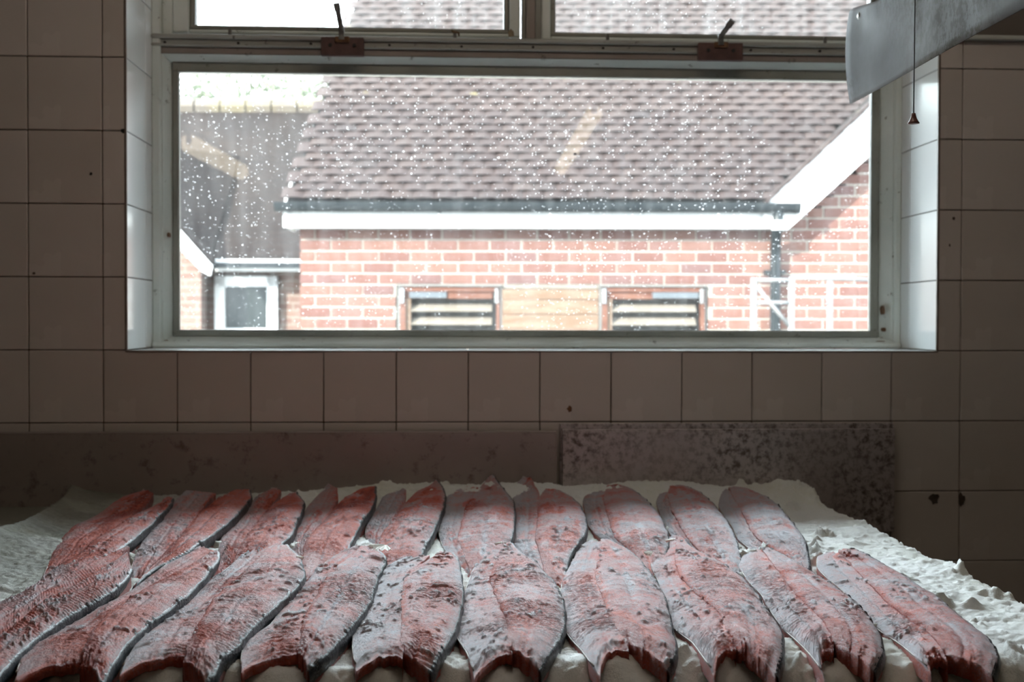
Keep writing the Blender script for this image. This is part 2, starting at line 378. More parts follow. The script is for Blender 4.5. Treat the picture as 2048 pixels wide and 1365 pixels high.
L(M_flesh, mixc(M_flesh, me_.outputs[0], fl, (0.585, 0.56, 0.605)), P(M_flesh).inputs['Base Color'])
rr = N(M_flesh, 'ShaderNodeMapRange'); L(M_flesh, sp.outputs[2], rr.inputs[0]); rr.inputs['To Min'].default_value = .62; rr.inputs['To Max'].default_value = .30
L(M_flesh, rr.outputs[0], P(M_flesh).inputs['Roughness'])
bump(M_flesh, noise(M_flesh, 400, 4, .8), 0.0032, 1.0)
M_skin = mat('dark_fish_skin', (0.035, 0.045, 0.055), .38)
_g = ramp(M_skin, noise(M_skin, 330, 4, .7), [(.56, (0.025, 0.033, 0.042)), (.70, (0.30, 0.33, 0.35))])
L(M_skin, _g, P(M_skin).inputs['Base Color']); bump(M_skin, noise(M_skin, 400, 3), .0008)
M_fin = noisy('pale_crumpled_fin', (0.80, 0.76, 0.68), (0.86, 0.84, 0.80), 90, .5, bmp=(300, .001))
M_bone = noisy('pale_fin', (0.30, 0.25, 0.20), (0.44, 0.39, 0.35), 90, .5)
M_salt = mat('coarse_salt', (0.8, 0.8, 0.78), .55)
_s = ramp(M_salt, noise(M_salt, 5, 6, .6), [(.30, (0.82, 0.83, 0.72)), (.46, (0.90, 0.92, 0.88)), (.6, (0.93, 0.95, 0.94))])
_s2 = ramp(M_salt, noise(M_salt, 500, 2), [(.3, (0.93, 0.93, 0.93)), (.6, (1, 1, 1))])
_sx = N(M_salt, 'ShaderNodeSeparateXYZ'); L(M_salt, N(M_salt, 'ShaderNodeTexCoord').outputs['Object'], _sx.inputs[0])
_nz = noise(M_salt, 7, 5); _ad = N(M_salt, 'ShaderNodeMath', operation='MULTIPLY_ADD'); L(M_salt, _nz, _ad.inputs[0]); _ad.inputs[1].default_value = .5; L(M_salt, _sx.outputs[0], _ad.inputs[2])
_st = ramp(M_salt, _ad.outputs[0], [(.42, (0.26, 0.255, 0.215)), (.80, (1, 1, 1))])      # darker, yellower salt towards the left end
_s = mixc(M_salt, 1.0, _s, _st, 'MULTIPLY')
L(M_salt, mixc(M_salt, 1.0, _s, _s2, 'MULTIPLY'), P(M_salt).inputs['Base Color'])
bump(M_salt, noise(M_salt, 380, 4, .8), 0.0015, 1.0)

# ------------------------------------------------------------------ room shell
T = 0.15
XL, XR = 0.1988, 1.8971           # window opening
ZT = 1.55                         # opening height above the sill
RD = 0.209                        # depth of the tiled reveal
X0, X1, Y0 = -2.6, 4.2, -8.2      # room extents
CH = 2.85
wall = empty('wall_back', (1, 0, 0), kind='structure', label='white tiled wall around the window above the salting table')
mb = MB()                          # wall core with the opening
for (a, b_, c, d) in ((X0, XL - .006, 0, CH), (XR + .006, X1, 0, CH), (XL - .006, XR + .006, 0, FLOOR - .006), (XL - .006, XR + .006, FLOOR + ZT, CH)):
    mb.box(a, b_, 0.006, 0.34, c, d)
mb.build('grout_bed', M_grout, wall)
TZTOP = onY(1990, 82, 0)[2] - FLOOR   # tiles stop at a ledge right of the window
G = 0.0022
def wall_tiles(parent, name, inner):
    out = []
    for i in range(-14, 26):
        for j in range(-8, 9):
            x0, x1, z0, z1 = i * T, (i + 1) * T, j * T, (j + 1) * T
            x0 = max(x0, X0); x1 = min(x1, X1)
            if x0 >= XR - .01 and z1 > TZTOP: z1 = min(z1, TZTOP)
            if x0 < XR < x1 and z1 > 0.01 and z1 > TZTOP: z1 = TZTOP
            if z1 - z0 < .02: continue
            if z0 >= -.001:
                if x0 >= XL - .001 and x1 <= XR + .001: continue
                if x0 < XL < x1: x1 = XL
                if x0 < XR < x1: x0 = XR
            z0 = max(z0, -FLOOR)
            if x1 - x0 < .01 or z1 - z0 < .01: continue
            near = (-5 <= i <= 17) and (-5 <= j <= 6)
            out.append((x0, x1, z0, z1, near))
    return out
ts = wall_tiles(None, None, None)
cache = {}
far = MB(); nt_ = 0
for (x0, x1, z0, z1, near) in ts:
    w, h = round(x1 - x0, 4), round(z1 - z0, 4)
    if not near:
        far.box(x0 + G / 2, x1 - G / 2, 0.0, 0.008, z0 + FLOOR + G / 2, z1 + FLOOR - G / 2, .001); continue
    if (w, h) not in cache:
        t_ = MB(); t_.box(-w / 2 + G / 2, w / 2 - G / 2, 0, .008, -h / 2 + G / 2, h / 2 - G / 2, .0012)
        cache[(w, h)] = t_.mesh('tile', M_tile)
    o = link('tile', cache[(w, h)], wall); nt_ += 1
    o.location += Vector(((x0 + x1) / 2, random.uniform(-.0006, .0006), FLOOR + (z0 + z1) / 2))
    o.rotation_euler = (random.gauss(0, .0025), 0, random.gauss(0, .0025))
far.build('tile_field', M_tile, wall, kind='stuff')
print('wall tiles', nt_)
# reveal and sill tiles, dark mitred edges
def rtile(x0, x1, y0, y1, z0, z1):
    mm = MB(); mm.box(x0, x1, y0, y1, z0, z1, .0011); o = mm.build('tile', M_reveal, wall); return o
for (xa, xb) in ((XL - .006, XL), (XR, XR + .006)):
    for j in range(0, 11):
        za, zb = j * T, min((j + 1) * T, ZT)
        for (ya, yb) in ((0.0035, T - .001), (T + .001, RD)):
            rtile(xa, xb, ya, yb, FLOOR + za + .001, FLOOR + zb - .001)
for i in range(1, 13):
    xa, xb = max(i * T, XL), min((i + 1) * T, XR)
    if xb - xa < .01: continue
    for (ya, yb) in ((0.0035, T - .001), (T + .001, RD)):
        rtile(xa + .001, xb - .001, ya, yb, FLOOR - .006, FLOOR - random.uniform(0, .0006))
e = MB()
e.box(XL - .004, XR + .004, -.0015, .0045, FLOOR - .004, FLOOR - .0006, .001)
e.box(XR - .0005, XR + .004, -.0015, .0045, FLOOR, FLOOR + ZT, .001)
e.box(XL - .004, XL + .0005, -.0015, .0045, FLOOR, FLOOR + ZT, .001)
e.build('edge_bead', noisy('edge_bead', (0.16, 0.12, 0.10), (0.26, 0.21, 0.18), 20, .4), wall)
e = MB(); e.box(XR + .004, X1, -.012, .006, FLOOR + TZTOP, FLOOR + TZTOP + .010, .002)
e.build('ledge', M_frame, wall, label='pale ledge capping the tiles right of the window')
e = MB(); e.box(XR + .004, X1, 0.001, .006, FLOOR + TZTOP + .010, CH)
e.build('upper_wall', M_plaster, wall)
# broken glaze spots right of the splashback
def blob(px, py, rx, rz, seed, name='glaze_chip', mt=None, y=-.0012, th=.0016, parent=None):
    c = onY(px, py, 0); rg = random.Random(seed); n = 14; poly = []
    for k in range(n):
        a = 2 * math.pi * k / n; q = rg.uniform(.65, 1.15)
        poly.append((c[0] + rx * math.cos(a) * q, y, c[2] + rz * math.sin(a) * q))
    mm = MB(); mm.prism(poly, (0, th, 0)); return mm.build(name, mt or M_chip, parent or wall)
blob(1868, 998, .012, .012, 1); blob(1923, 1000, .007, .016, 2); blob(1139, 818, .006, .007, 3, mt=M_rust); blob(247, 262, .005, .006, 4, mt=M_black)
blob(182, 348, .003, .003, 5, mt=M_black); blob(1907, 437, .003, .004, 6); blob(1899, 491, .002, .004, 7); blob(68, 547, .003, .003, 8)

def struct(name, mb, mt, **k): return mb.build(name, mt, None, kind='structure', **k)
s = MB(); s.box(X0, X1, Y0, 0.34, -.1, 0); struct('floor', s, M_floor, label='dark painted floor under the table')
s = MB(); s.box(X0, X1, Y0, 0.34, CH, CH + .1); struct('ceiling', s, M_ceil, label='plain ceiling over the room')
s = MB(); s.box(X0 - .1, X0, Y0, 0.34, -.1, CH + .1); struct('wall_left', s, M_plaster, label='plain dark wall at the left of the room')
s = MB(); s.box(X1, X1 + .1, Y0, 0.34, -.1, CH + .1); struct('wall_right', s, M_plaster, label='plain dark wall at the right of the room')
s = MB(); s.box(X0 - .1, X1 + .1, Y0 - .1, Y0, -.1, CH + .1); struct('wall_front', s, M_plaster, label='plain dark wall behind the viewer')

s = MB(); s.box(X0 - .1, X1 + .1, .34, .34 + .90, FLOOR + 1.26, FLOOR + 1.32); struct('added_overhang', s, M_overhang, label='unseen overhang added outside the window to shade the table back')  # unseen overhang, added to darken the strip of salt along the wall
# ------------------------------------------------------------------ window
win = empty('window_1', (1.048, RD, FLOOR), kind='structure', label='white painted window with a wide fixed pane under two top lights')
FY = RD                            # front face of the frame
def X_(px, py=400, Y=FY): return onY(px, py, Y)[0]
def Z_(py, px=1024, Y=FY): return onY(px, py, Y)[2]
def bar(name, x0, x1, y0, y1, z0, z1, mt, bev=.002, parent=None, **k):
    mm = MB(); mm.box(x0, x1, y0, y1, z0, z1, bev); return mm.build(name, mt, parent or win, **k)
zb0 = FLOOR                        # frame bottom
zb1 = Z_(674)                      # top of bottom rail
gz0 = Z_(661)                      # glass bottom
gz1 = Z_(149)                      # glass top
ztr0, ztr1, ztr2, ztr3 = Z_(130), Z_(118), Z_(104), Z_(80)   # bands of the transom (at px 1024)
xl1, xl2 = X_(324), X_(340)
gl0, gl1 = X_(353), X_(1749)
xr1, xr2 = X_(1766), X_(1791)
# main frame with a stepped rebate
bar('frame_jamb', XL, xl1, FY - .012, FY + .075, FLOOR, FLOOR + ZT, M_frame, .003)
bar('frame_jamb', X_(1786), XR, FY - .012, FY + .075, FLOOR, FLOOR + ZT, M_frame, .003)
def splay(name, poly, d, mt):
    mm = MB(); mm.prism(poly, d); return mm.build(name, mt, win)
zA, zB = Z_(684), ztr1
splay('rebate', [(xl1, FY - .004, zA), (xl1 + .003, FY - .004, zA), (xl2, FY + .026, zA), (xl2, FY + .07, zA), (xl1, FY + .07, zA)], (0, 0, zB - zA), M_frame)
xq = X_(1786)
splay('rebate', [(xq, FY - .004, zA), (xq, FY + .07, zA), (xr1, FY + .07, zA), (xr1, FY + .026, zA), (xq - .003, FY - .004, zA)], (0, 0, zB - zA), M_frame)
bar('bottom_rail', XL, XR, FY - .020, FY + .075, FLOOR, Z_(685), M_frame, .004)
splay('rebate', [(xl1, FY - .012, Z_(685)), (xl1, FY + .022, zb1), (xl1, FY + .07, zb1), (xl1, FY + .07, Z_(685))], (xr2 - xl1, 0, 0), M_frame)
bar('putty_line', xl2, gl0, FY + .020, FY + .040, zb1, ztr0, M_putty, .003)
bar('putty_line', gl1, xr1, FY + .020, FY + .040, zb1, ztr0, M_putty, .003)
bar('putty_line', xl2, xr1, FY + .018, FY + .040, zb1 - .002, gz0, M_putty, .003)
bar('putty_line', xl2, xr1, FY + .018, FY + .045, gz1, ztr0 + .002, M_putty, .003)
splay('transom', [(xl1, FY - .006, ztr1), (xl1, FY + .07, ztr1), (xl1, FY + .07, ztr0), (xl1, FY + .022, ztr0)], (xr2 - xl1, 0, 0), M_frame)
bar('transom', XL, XR, FY - .006, FY + .075, ztr1, ztr2, M_transom, .002)
bar('transom', XL, XR, FY - .014, FY + .075, ztr2, ztr2 + (ztr3 - ztr2) * .25, M_alu, .002)
bar('transom', XL, XR, FY - .008, FY + .075, ztr2 + (ztr3 - ztr2) * .25, ztr2 + (ztr3 - ztr2) * .62, M_alu, .001)
bar('transom', XL, XR, FY - .016, FY + .075, ztr2 + (ztr3 - ztr2) * .62, ztr3, M_alu, .003)
for k, (px, py) in enumerate(((330, 85), (477, 87), (622, 88), (779, 91), (923, 94), (1066, 95), (1206, 97), (1347, 99), (1501, 101), (1639, 103))):
    c = onY(px, py, FY - .010); mm = MB(); mm.tube([c + np.array((0, -.004, 0)), c + np.array((0, .004, 0))], .0032, 10)
    mm.build('screw', M_black, win)
gm = MB(); gm.box(gl0 - .008, gl1 + .008, FY + .030, FY + .034, gz0 - .008, gz1 + .008)
gm.build('pane', M_glass, win, label='large fixed pane speckled with dried white spots')
# top lights
def toplight(px0, px1, gpx0, gpx1, zb):
    c = empty('casement', (0, 0, 0)); c.parent = win; c.location = -Vector(win.location)
    x0, x1, ga, gb = X_(px0, 30), X_(px1, 30), X_(gpx0, 30), X_(gpx1, 30)
    zt = FLOOR + ZT - .03
    gz = zb + .020
    for nm, a in (('sash_stile', (x0, ga - .012, FY + .0, FY + .05, zb, zt)), ('sash_stile', (gb + .012, x1, FY + .0, FY + .05, zb, zt)),
                  ('sash_rail', (ga - .012, gb + .012, FY + .004, FY + .05, zb, zb + .009)), ('sash_rail', (x0, x1, FY + .0, FY + .05, zt - .05, zt))):
        mm = MB(); mm.box(*a, .003); o = mm.build(nm, M_frame, c)
    for a in ((ga - .012, ga, FY + .010, FY + .04, zb + .009, zt - .05), (gb, gb + .012, FY + .010, FY + .04, zb + .009, zt - .05),
              (ga - .012, gb + .012, FY + .008, FY + .04, zb + .009, gz)):
        mm = MB(); mm.box(*a, .003); mm.build('putty_line', M_putty, c)
    mm = MB(); mm.box(ga - .004, gb + .004, FY + .028, FY + .032, gz - .004, zt - .045); mm.build('pane', M_glass2, c)
    return c
toplight(345, 1040, 388, 1008, ztr3 + .006)
toplight(1083, 1778, 1112, 1745, ztr3 + .002)
bar('frame_jamb', xl1, X_(345, 30), FY + .004, FY + .07, ztr3, FLOOR + ZT, M_frame, .002)
bar('mullion', X_(1044, 30), X_(1052, 30), FY - .004, FY + .075, ztr3, FLOOR + ZT, M_putty, .002)
bar('mullion', X_(1052, 30), X_(1070, 30), FY - .012, FY + .075, ztr3, FLOOR + ZT, M_transom, .002)
bar('mullion', X_(1070, 30), X_(1083, 30), FY - .002, FY + .075, ztr3, FLOOR + ZT, M_putty, .002)
bar('head_rail', XL, XR, FY - .012, FY + .075, FLOOR + ZT - .03, FLOOR + ZT, M_frame, .003)
# small pegs along the bottom of the top lights
for px, py in ((460, 66), (910, 72), (1215, 76), (1650, 83)):
    c = onY(px, py, FY - .006); mm = MB(); mm.tube([c + np.array((0, 0, -.008)), c + np.array((0, 0, .006)), c + np.array((0, 0, .010))], [.004, .004, .002], 8)
    mm.build('peg', M_lever, win)
for k_, (px, py, rx, rz) in enumerate(((1768, 621, .003, .011), (336, 470, .0025, .006), (1770, 660, .003, .005), (332, 683, .010, .003), (1760, 684, .014, .003))):
    c = onY(px, py, FY - .005); rg_ = random.Random(k_ + 40); mm = MB()
    mm.prism([c + np.array((rx * math.cos(a) * rg_.uniform(.6, 1.1), 0, rz * math.sin(a) * rg_.uniform(.7, 1.1))) for a in np.linspace(0, 2 * math.pi, 10)[:-1]], (0, .02, 0)); mm.build('rust_spot', M_rust, win)
# catches: red-brown plate with a weathered lever
def catch(px, py, w, h, tip, lab):
    c = onY(px, py, FY - .022); g = empty('window_catch', tuple(c - np.array(win.location)))
    g.parent = win; g['label'] = lab
    mm = MB()
    mm.box(c[0] - w / 2, c[0] + w / 2, c[1] - .004, c[1] + .010, c[2] - h, c[2], .0015)
    pl_ = mm.build('plate', M_latch, g)
    for sx in (-.28, .28):
        q = MB(); q.tube([(c[0] + w * sx, c[1] - .0045, c[2] - h * .45), (c[0] + w * sx, c[1] - .0065, c[2] - h * .45)], .004, 10); q.build('screw', M_black, g)
    t = onY(tip[0], tip[1], c[1] - .035)
    q = MB(); p0 = np.array((c[0] - .002, c[1] - .006, c[2] - .004)); p1 = np.array((c[0] - .001, c[1] - .012, c[2] + .014))
    d = t - p1; L_ = np.linalg.norm(d); d /= L_
    sd = np.cross(d, (0, 1, 0)); sd /= np.linalg.norm(sd); th = np.cross(d, sd)
    q.obox((p0 + p1) / 2, (1, 0, 0), (0, 1, 0), (0, 0, 1), .006, .004, .012)
    q.obox((p1 + t) / 2, sd, th, d, .0058, .004, L_ / 2)
    q.obox(t - d * .006, sd, th, d, .0072, .0055, .008)
    q.build('lever', M_lever, g)
    q = MB(); q.box(c[0] - .016, c[0] + .016, c[1] - .010, c[1] + .002, c[2] - .012, c[2] + .001, .002); q.build('pivot', M_rust, g)
catch(685, 75, .095, .041, (673, 8), 'red-brown catch with its lever leaning left')
catch(1441, 86, .102, .040, (1464, 42), 'red-brown catch with its lever leaning right')
# curled dead leaf and insect bits on the transom
mm = MB(); c = onY(1023, 74, FY - .02)
mm.prism([c + np.array(v) for v in ((-.006, 0, 0), (.004, 0, .002), (.003, 0, .012), (-.003, 0, .018), (-.008, 0, .010))], (.002, .003, .001))
mm.build('dead_leaf', noisy('dry_leaf', (.20, .15, .09), (.32, .26, .17), 60, .8), label='curled dead leaf lying on the transom beside the mullion', cat='leaf')
mm = MB(); c = onY(903, 60, FY - .012)
mm.tube([c, c + np.array((.004, 0, -.004)), c + np.array((.010, .001, -.004)), c + np.array((.016, 0, -.006)), c + np.array((.017, 0, -.014))], [.002, .0035, .003, .0025, .0015], 8)
mm.build('dried_moth', noisy('moth_brown', (.10, .06, .03), (.20, .13, .08), 90, .8), label='shrivelled brown moth hanging on the left top light', cat='insect')
bl = MB(); c = onY(1150, 308, FY + .028); bl.obox(c, (1, 0, 0), (0, 1, 0), (0, 0, 1), .003, .0012, .0022)
bl.build('fly', M_black, label='small black fly on the large pane', cat='insect')

# ------------------------------------------------------------------ splashbacks
def splash(name, x0, x1, zt, zb, y, mt, lab, lip):
    g = empty(name, ((x0 + x1) / 2, y, zb), label=lab, cat='splashback', group='steel splashbacks behind the table')
    mm = MB(); mm.box(x0, x1, y - .003, y, zb, zt, .001); mm.build('sheet', mt, g)
    mm = MB(); mm.box(x0, x1, y - .003, -.004, zt, zt + .003, .001); mm.build('top_fold', mt, g)
    mm = MB(); mm.box(x1 - .003, x1, y, -.004, zb, zt, .0008); mm.build('end_fold', mt, g)
    mm = MB(); mm.box(x0, x0 + .003, y, -.004, zb, zt, .0008); mm.build('end_fold', mt, g)
    if lip:
        mm = MB(); mm.box(x0 - .004, x1 + .004, -.016, -.006, zb, zt + .014, .001); mm.build('back_plate', mt, g)
    return g
yS = -0.030
SZ = FLOOR - 0.300                                           # general level of the salt
zl = onY(560, 868, yS)[2]; xa = onY(1113, 900, yS)[0]
splash('steel_splashback', -1.1, xa, zl, SZ - .08, yS, M_splash, 'long dull brown steel splashback running out to the left', False)
xb = onY(1125, 900, yS)[0]; xc = onY(1789, 900, yS)[0]; zr = onY(1450, 862, yS)[2]
splash('steel_splashback', xb, xc, zr, SZ - .08, yS, M_splash2, 'shorter pitted grey steel splashback at the right with a raised back edge', True)

# ------------------------------------------------------------------ table under the salt
TX0, TX1, TY0, TY1 = -1.0, 1.60, -1.50, -.035
tb = empty('salting_table', (0.4, -.7, 0), label='stainless table carrying the bed of salt and fish', cat='table')
mm = MB(); mm.box(TX0, TX1, TY0, TY1, SZ - .115, SZ - .085, .004); mm.build('tabletop', M_table, tb)
mm = MB(); mm.box(TX0 + .03, TX1 - .03, TY0 + .03, TY0 + .05, SZ - .20, SZ - .115, .003); mm.build('apron', M_table, tb)
for lx in (TX0 + .06, TX1 - .06):
    for ly in (TY0 + .06, TY1 - .06):
        mm = MB(); mm.box(lx - .02, lx + .02, ly - .02, ly + .02, 0, SZ - .115, .003); mm.build('leg', M_table, tb)

# ------------------------------------------------------------------ salt bed (height field)
def salt_edge(Y):                  # right-hand edge of the heap
    pts = [(1745, 978), (1800, 1000), (1850, 1022), (1872, 1045), (1905, 1060), (1955, 1082), (2010, 1125), (2048, 1145)]
    ys = []; xs = []
    for p in pts:
        q = onZ(p[0], p[1], SZ); ys.append(q[1]); xs.append(q[0])
    ys.append(-1.3); xs.append(xs[-1] - .02)
    o = np.argsort(ys); return np.interp(Y, np.array(ys)[o], np.array(xs)[o])
def salt_height(X, Y):
    z = np.full_like(X, SZ)
    z += (fbm(X * 7, Y * 7, 3) - .5) * .014 + (fbm(X * 26, Y * 26, 9) - .5) * .007 + (fbm(X * 90, Y * 90, 21, 3) - .5) * .005 + (fbm(X * 200, Y * 200, 23, 2) - .5) * .0045
    z = SZ + (z - SZ) * (.35 + .65 * sst(.05, .35, X))
    cl = sst(.58, .70, fbm(X * 34 + 3, Y * 34, 33, 3)) * sst(.45, .62, fbm(X * 9, Y * 9, 41))
    z += sst(.1, .4, X) * cl * (.006 + .006 * sst(1.0, 1.35, X)) * (0.3 + 1.4 * fbm(X * 120, Y * 120, 37, 3))
    # bank up against the splashback
    z += .022 * sst(-.20, -.05, Y) * (0.75 + .5 * vn(X * 9, Y * 3, 5)) * sst(.2, .9, X)
    z += .004 * sst(-.20, -.05, Y)
    z += .007 * np.exp(-((Y + .56) / .07) ** 2) * sst(.35, .6, fbm(X * 12, Y * 12, 91))
    # clumps in the open salt at the right
    for (px, py, r, h) in ((1960, 1145, .028, .020), (1925, 1138, .022, .014), (1905, 1150, .018, .011), (1985, 1150, .020, .015), (1940, 1122, .02, .010), (1945, 1212, .016, .014), (1875, 1130, .02, .009), (1955, 1085, .016, .012), (1880, 1045, .018, .012), (1700, 980, .03, .012), (1720, 1050, .02, .006)):
        c = onZ(px, py, SZ); d2 = ((X - c[0]) ** 2 + ((Y - c[1]) * 1.5) ** 2) / r ** 2
        z += h * np.exp(-d2) * (0.25 + .9 * fbm(X * 60, Y * 60, 55, 3))
    # scooped ridge at the left
    A = onZ(0, 1100, SZ); B = onZ(132, 1002, SZ)
    nx, ny = (B[1] - A[1]), -(B[0] - A[0]); L_ = math.hypot(nx, ny); nx /= L_; ny /= L_
    dd = (X - A[0]) * nx + (Y - A[1]) * ny + .02 * np.sin(Y * 7)
    lft = sst(.45, .15, X)
    z += lft * (.026 * np.exp(-np.clip(dd, 0, None) / .05) * sst(-.012, .0, dd) - .020 * sst(0.0, -.015, dd))
    # right edge falls away
    e = salt_edge(Y) + (fbm(Y * 30, X * 0 + 1, 61, 3) - .5) * .03
    z -= .16 * sst(0, .05, X - e) ** 1 
    z += .006 * np.exp(-((X - e + .012) / .014) ** 2) * fbm(Y * 50, X * 20, 8, 3) * 1.5
    # front edge falls away in round lumps
    fe = onZ(1024, 1332, SZ)[1] + (vn(X * 9.5, X * 0, 71) - .5) * .035
    z -= .13 * sst(.02, -.16, Y - fe) * (0.8 + .4 * fbm(X * 16, Y * 16, 77, 3)); z += .016 * (vn(X * 13, Y * 15, 79) - .5) * sst(.04, -.03, Y - fe)
    z += .004 * np.exp(-((Y - fe + .005) / .02) ** 2) * vn(X * 14, Y * 5, 83)
    return np.maximum(z, SZ - .09)
def grid_mesh(name, V, nu, nv, mt, smooth=True, cols=None, closed=False):
    me = bpy.data.meshes.new(name)
    i = np.arange(nu - 1)[:, None] * nv + np.arange(nv - 1)[None, :]
    q = np.stack([i, i + nv, i + nv + 1, i + 1], -1).reshape(-1, 4)
    me.vertices.add(len(V)); me.vertices.foreach_set('co', V.astype(np.float32).ravel())
    me.loops.add(q.size); me.loops.foreach_set('vertex_index', q.ravel().astype(np.int32))
    me.polygons.add(len(q)); me.polygons.foreach_set('loop_start', (np.arange(len(q)) * 4).astype(np.int32))
    me.polygons.foreach_set('loop_total', np.full(len(q), 4, np.int32))
    me.polygons.foreach_set('use_smooth', np.full(len(q), smooth))
    me.update(calc_edges=True); me.validate()
    if cols is not None:
        ca = me.color_attributes.new('Col', 'FLOAT_COLOR', 'POINT'); ca.data.foreach_set('color', cols.astype(np.float32).ravel())
    me.materials.append(mt); return me
gx = np.arange(-.98, 1.60, .0032); gy = np.arange(-1.49, -.033, .0032)
GX, GY = np.meshgrid(gx, gy, indexing='ij')
GZ = salt_height(GX, GY)
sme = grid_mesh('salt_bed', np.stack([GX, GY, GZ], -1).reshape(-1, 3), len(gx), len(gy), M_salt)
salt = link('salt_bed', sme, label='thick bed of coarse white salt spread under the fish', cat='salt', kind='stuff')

# ------------------------------------------------------------------ fish
# each side of an opened fish is traced tail -> head: outer left, seam, outer right
def smooth_poly(pts, n):
    p = np.array(pts, float); d = np.r_[0, np.cumsum(np.linalg.norm(np.diff(p, axis=0), axis=1))]; d /= d[-1]
    t = np.linspace(0, 1, n * 3); q = np.stack([np.interp(t, d, p[:, k]) for k in range(p.shape[1])], 1)
    ker = np.exp(-np.linspace(-2, 2, max(5, (n * 3) // 9) | 1) ** 2); ker /= ker.sum(); h = len(ker) // 2
    ext = np.vstack([2 * q[0] - q[h:0:-1], q, 2 * q[-1] - q[-2:-h - 2:-1]])
    s_ = np.stack([np.convolve(ext[:, k], ker, 'valid') for k in range(p.shape[1])], 1)
    return np.stack([np.interp(np.linspace(0, 1, n), t, s_[:, k]) for k in range(p.shape[1])], 1)
def trace(pts, zs):
    n = len(pts); out = []
    for k, p in enumerate(pts):
        q = onZ(p[0], p[1], float(np.interp(k / (n - 1), np.linspace(0, 1, len(zs)), zs)))
        if q[1] > -.045 or q[1] < -2: q = onY(p[0], p[1], -.045)     # tails lean up the splashback
        out.append(q)
    return out
NICKS = [(1178,1138,8,.5),(1192,1143,8,.5),(1198,1152,8,.5),(1205,1163,7,.4),(1248,1125,7,.4),(817,1168,8,.5),(808,1178,6,.4),(852,1158,7,.6),(858,1150,6,.6),(882,1116,12,.5),(888,1110,9,.4),
 (988,1148,8,.45),(996,1156,8,.45),(1004,1165,7,.3),(1004,1193,5,.5),(1030,1125,10,.4),(1037,1150,8,.25),(1410,1140,7,.35),(1458,1238,11,.5),(1470,1250,13,.6),(1482,1268,13,.7),(1492,1282,11,.6),
 (1880,1288,14,.7),(1900,1298,14,.7),(1850,1262,8,.4),(1682,1103,12,.6),(1702,1106,14,.6),(1720,1112,9,.4),(1668,1268,13,.6),(1688,1284,13,.7),(1700,1292,10,.6),(1250,1262,10,.5),(1262,1276,12,.7),(1222,1102,9,.45),(1212,1090,8,.45),(1236,1112,8,.35),
 (1117,1090,7,.45),(1118,1110,8,.7),(1120,1128,8,.8),(1124,1142,8,.8),(1082,1068,8,.4),(1072,1078,8,.4),(918,1073,6,.5),(922,1086,7,.55),(930,1102,8,.55),(938,1122,9,.55),(790,1046,7,.4),(782,1060,7,.4),(816,1060,6,.3),
 (700,1015,10,.45),(690,1030,9,.45),(706,1002,9,.4),(655,1058,9,.35),(622,1100,14,.4),(625,1116,12,.45),(540,1032,10,.4),(528,1050,10,.5),(516,1068,8,.5),(508,1086,7,.5),(560,1022,14,.35),(480,1095,9,.4),(475,1088,8,.4),
 (402,1118,9,.6),(412,1110,9,.6),(380,1130,10,.4),(350,1148,9,.4),(330,1100,10,.35),(345,1082,10,.4),(300,1135,9,.5),(370,1062,14,.25),(95,1170,8,.5),(30,1250,10,.5),(60,1225,9,.5),(122,1188,8,.4),(224,1095,8,.5),(235,1100,8,.5),
 (1410,1008,0,0),(1504,1055,9,.3),(1512,1068,10,.3),(1520,1082,8,.35),(1395,1090,10,.3),(1425,1088,9,.35),(1442,1098,9,.35),(1372,1072,9,.35),(1530,1108,8,.5),(1545,1124,8,.5),(1562,1145,7,.4),(880,1250,9,.3),(872,1270,9,.3),(825,1120,9,.0)]
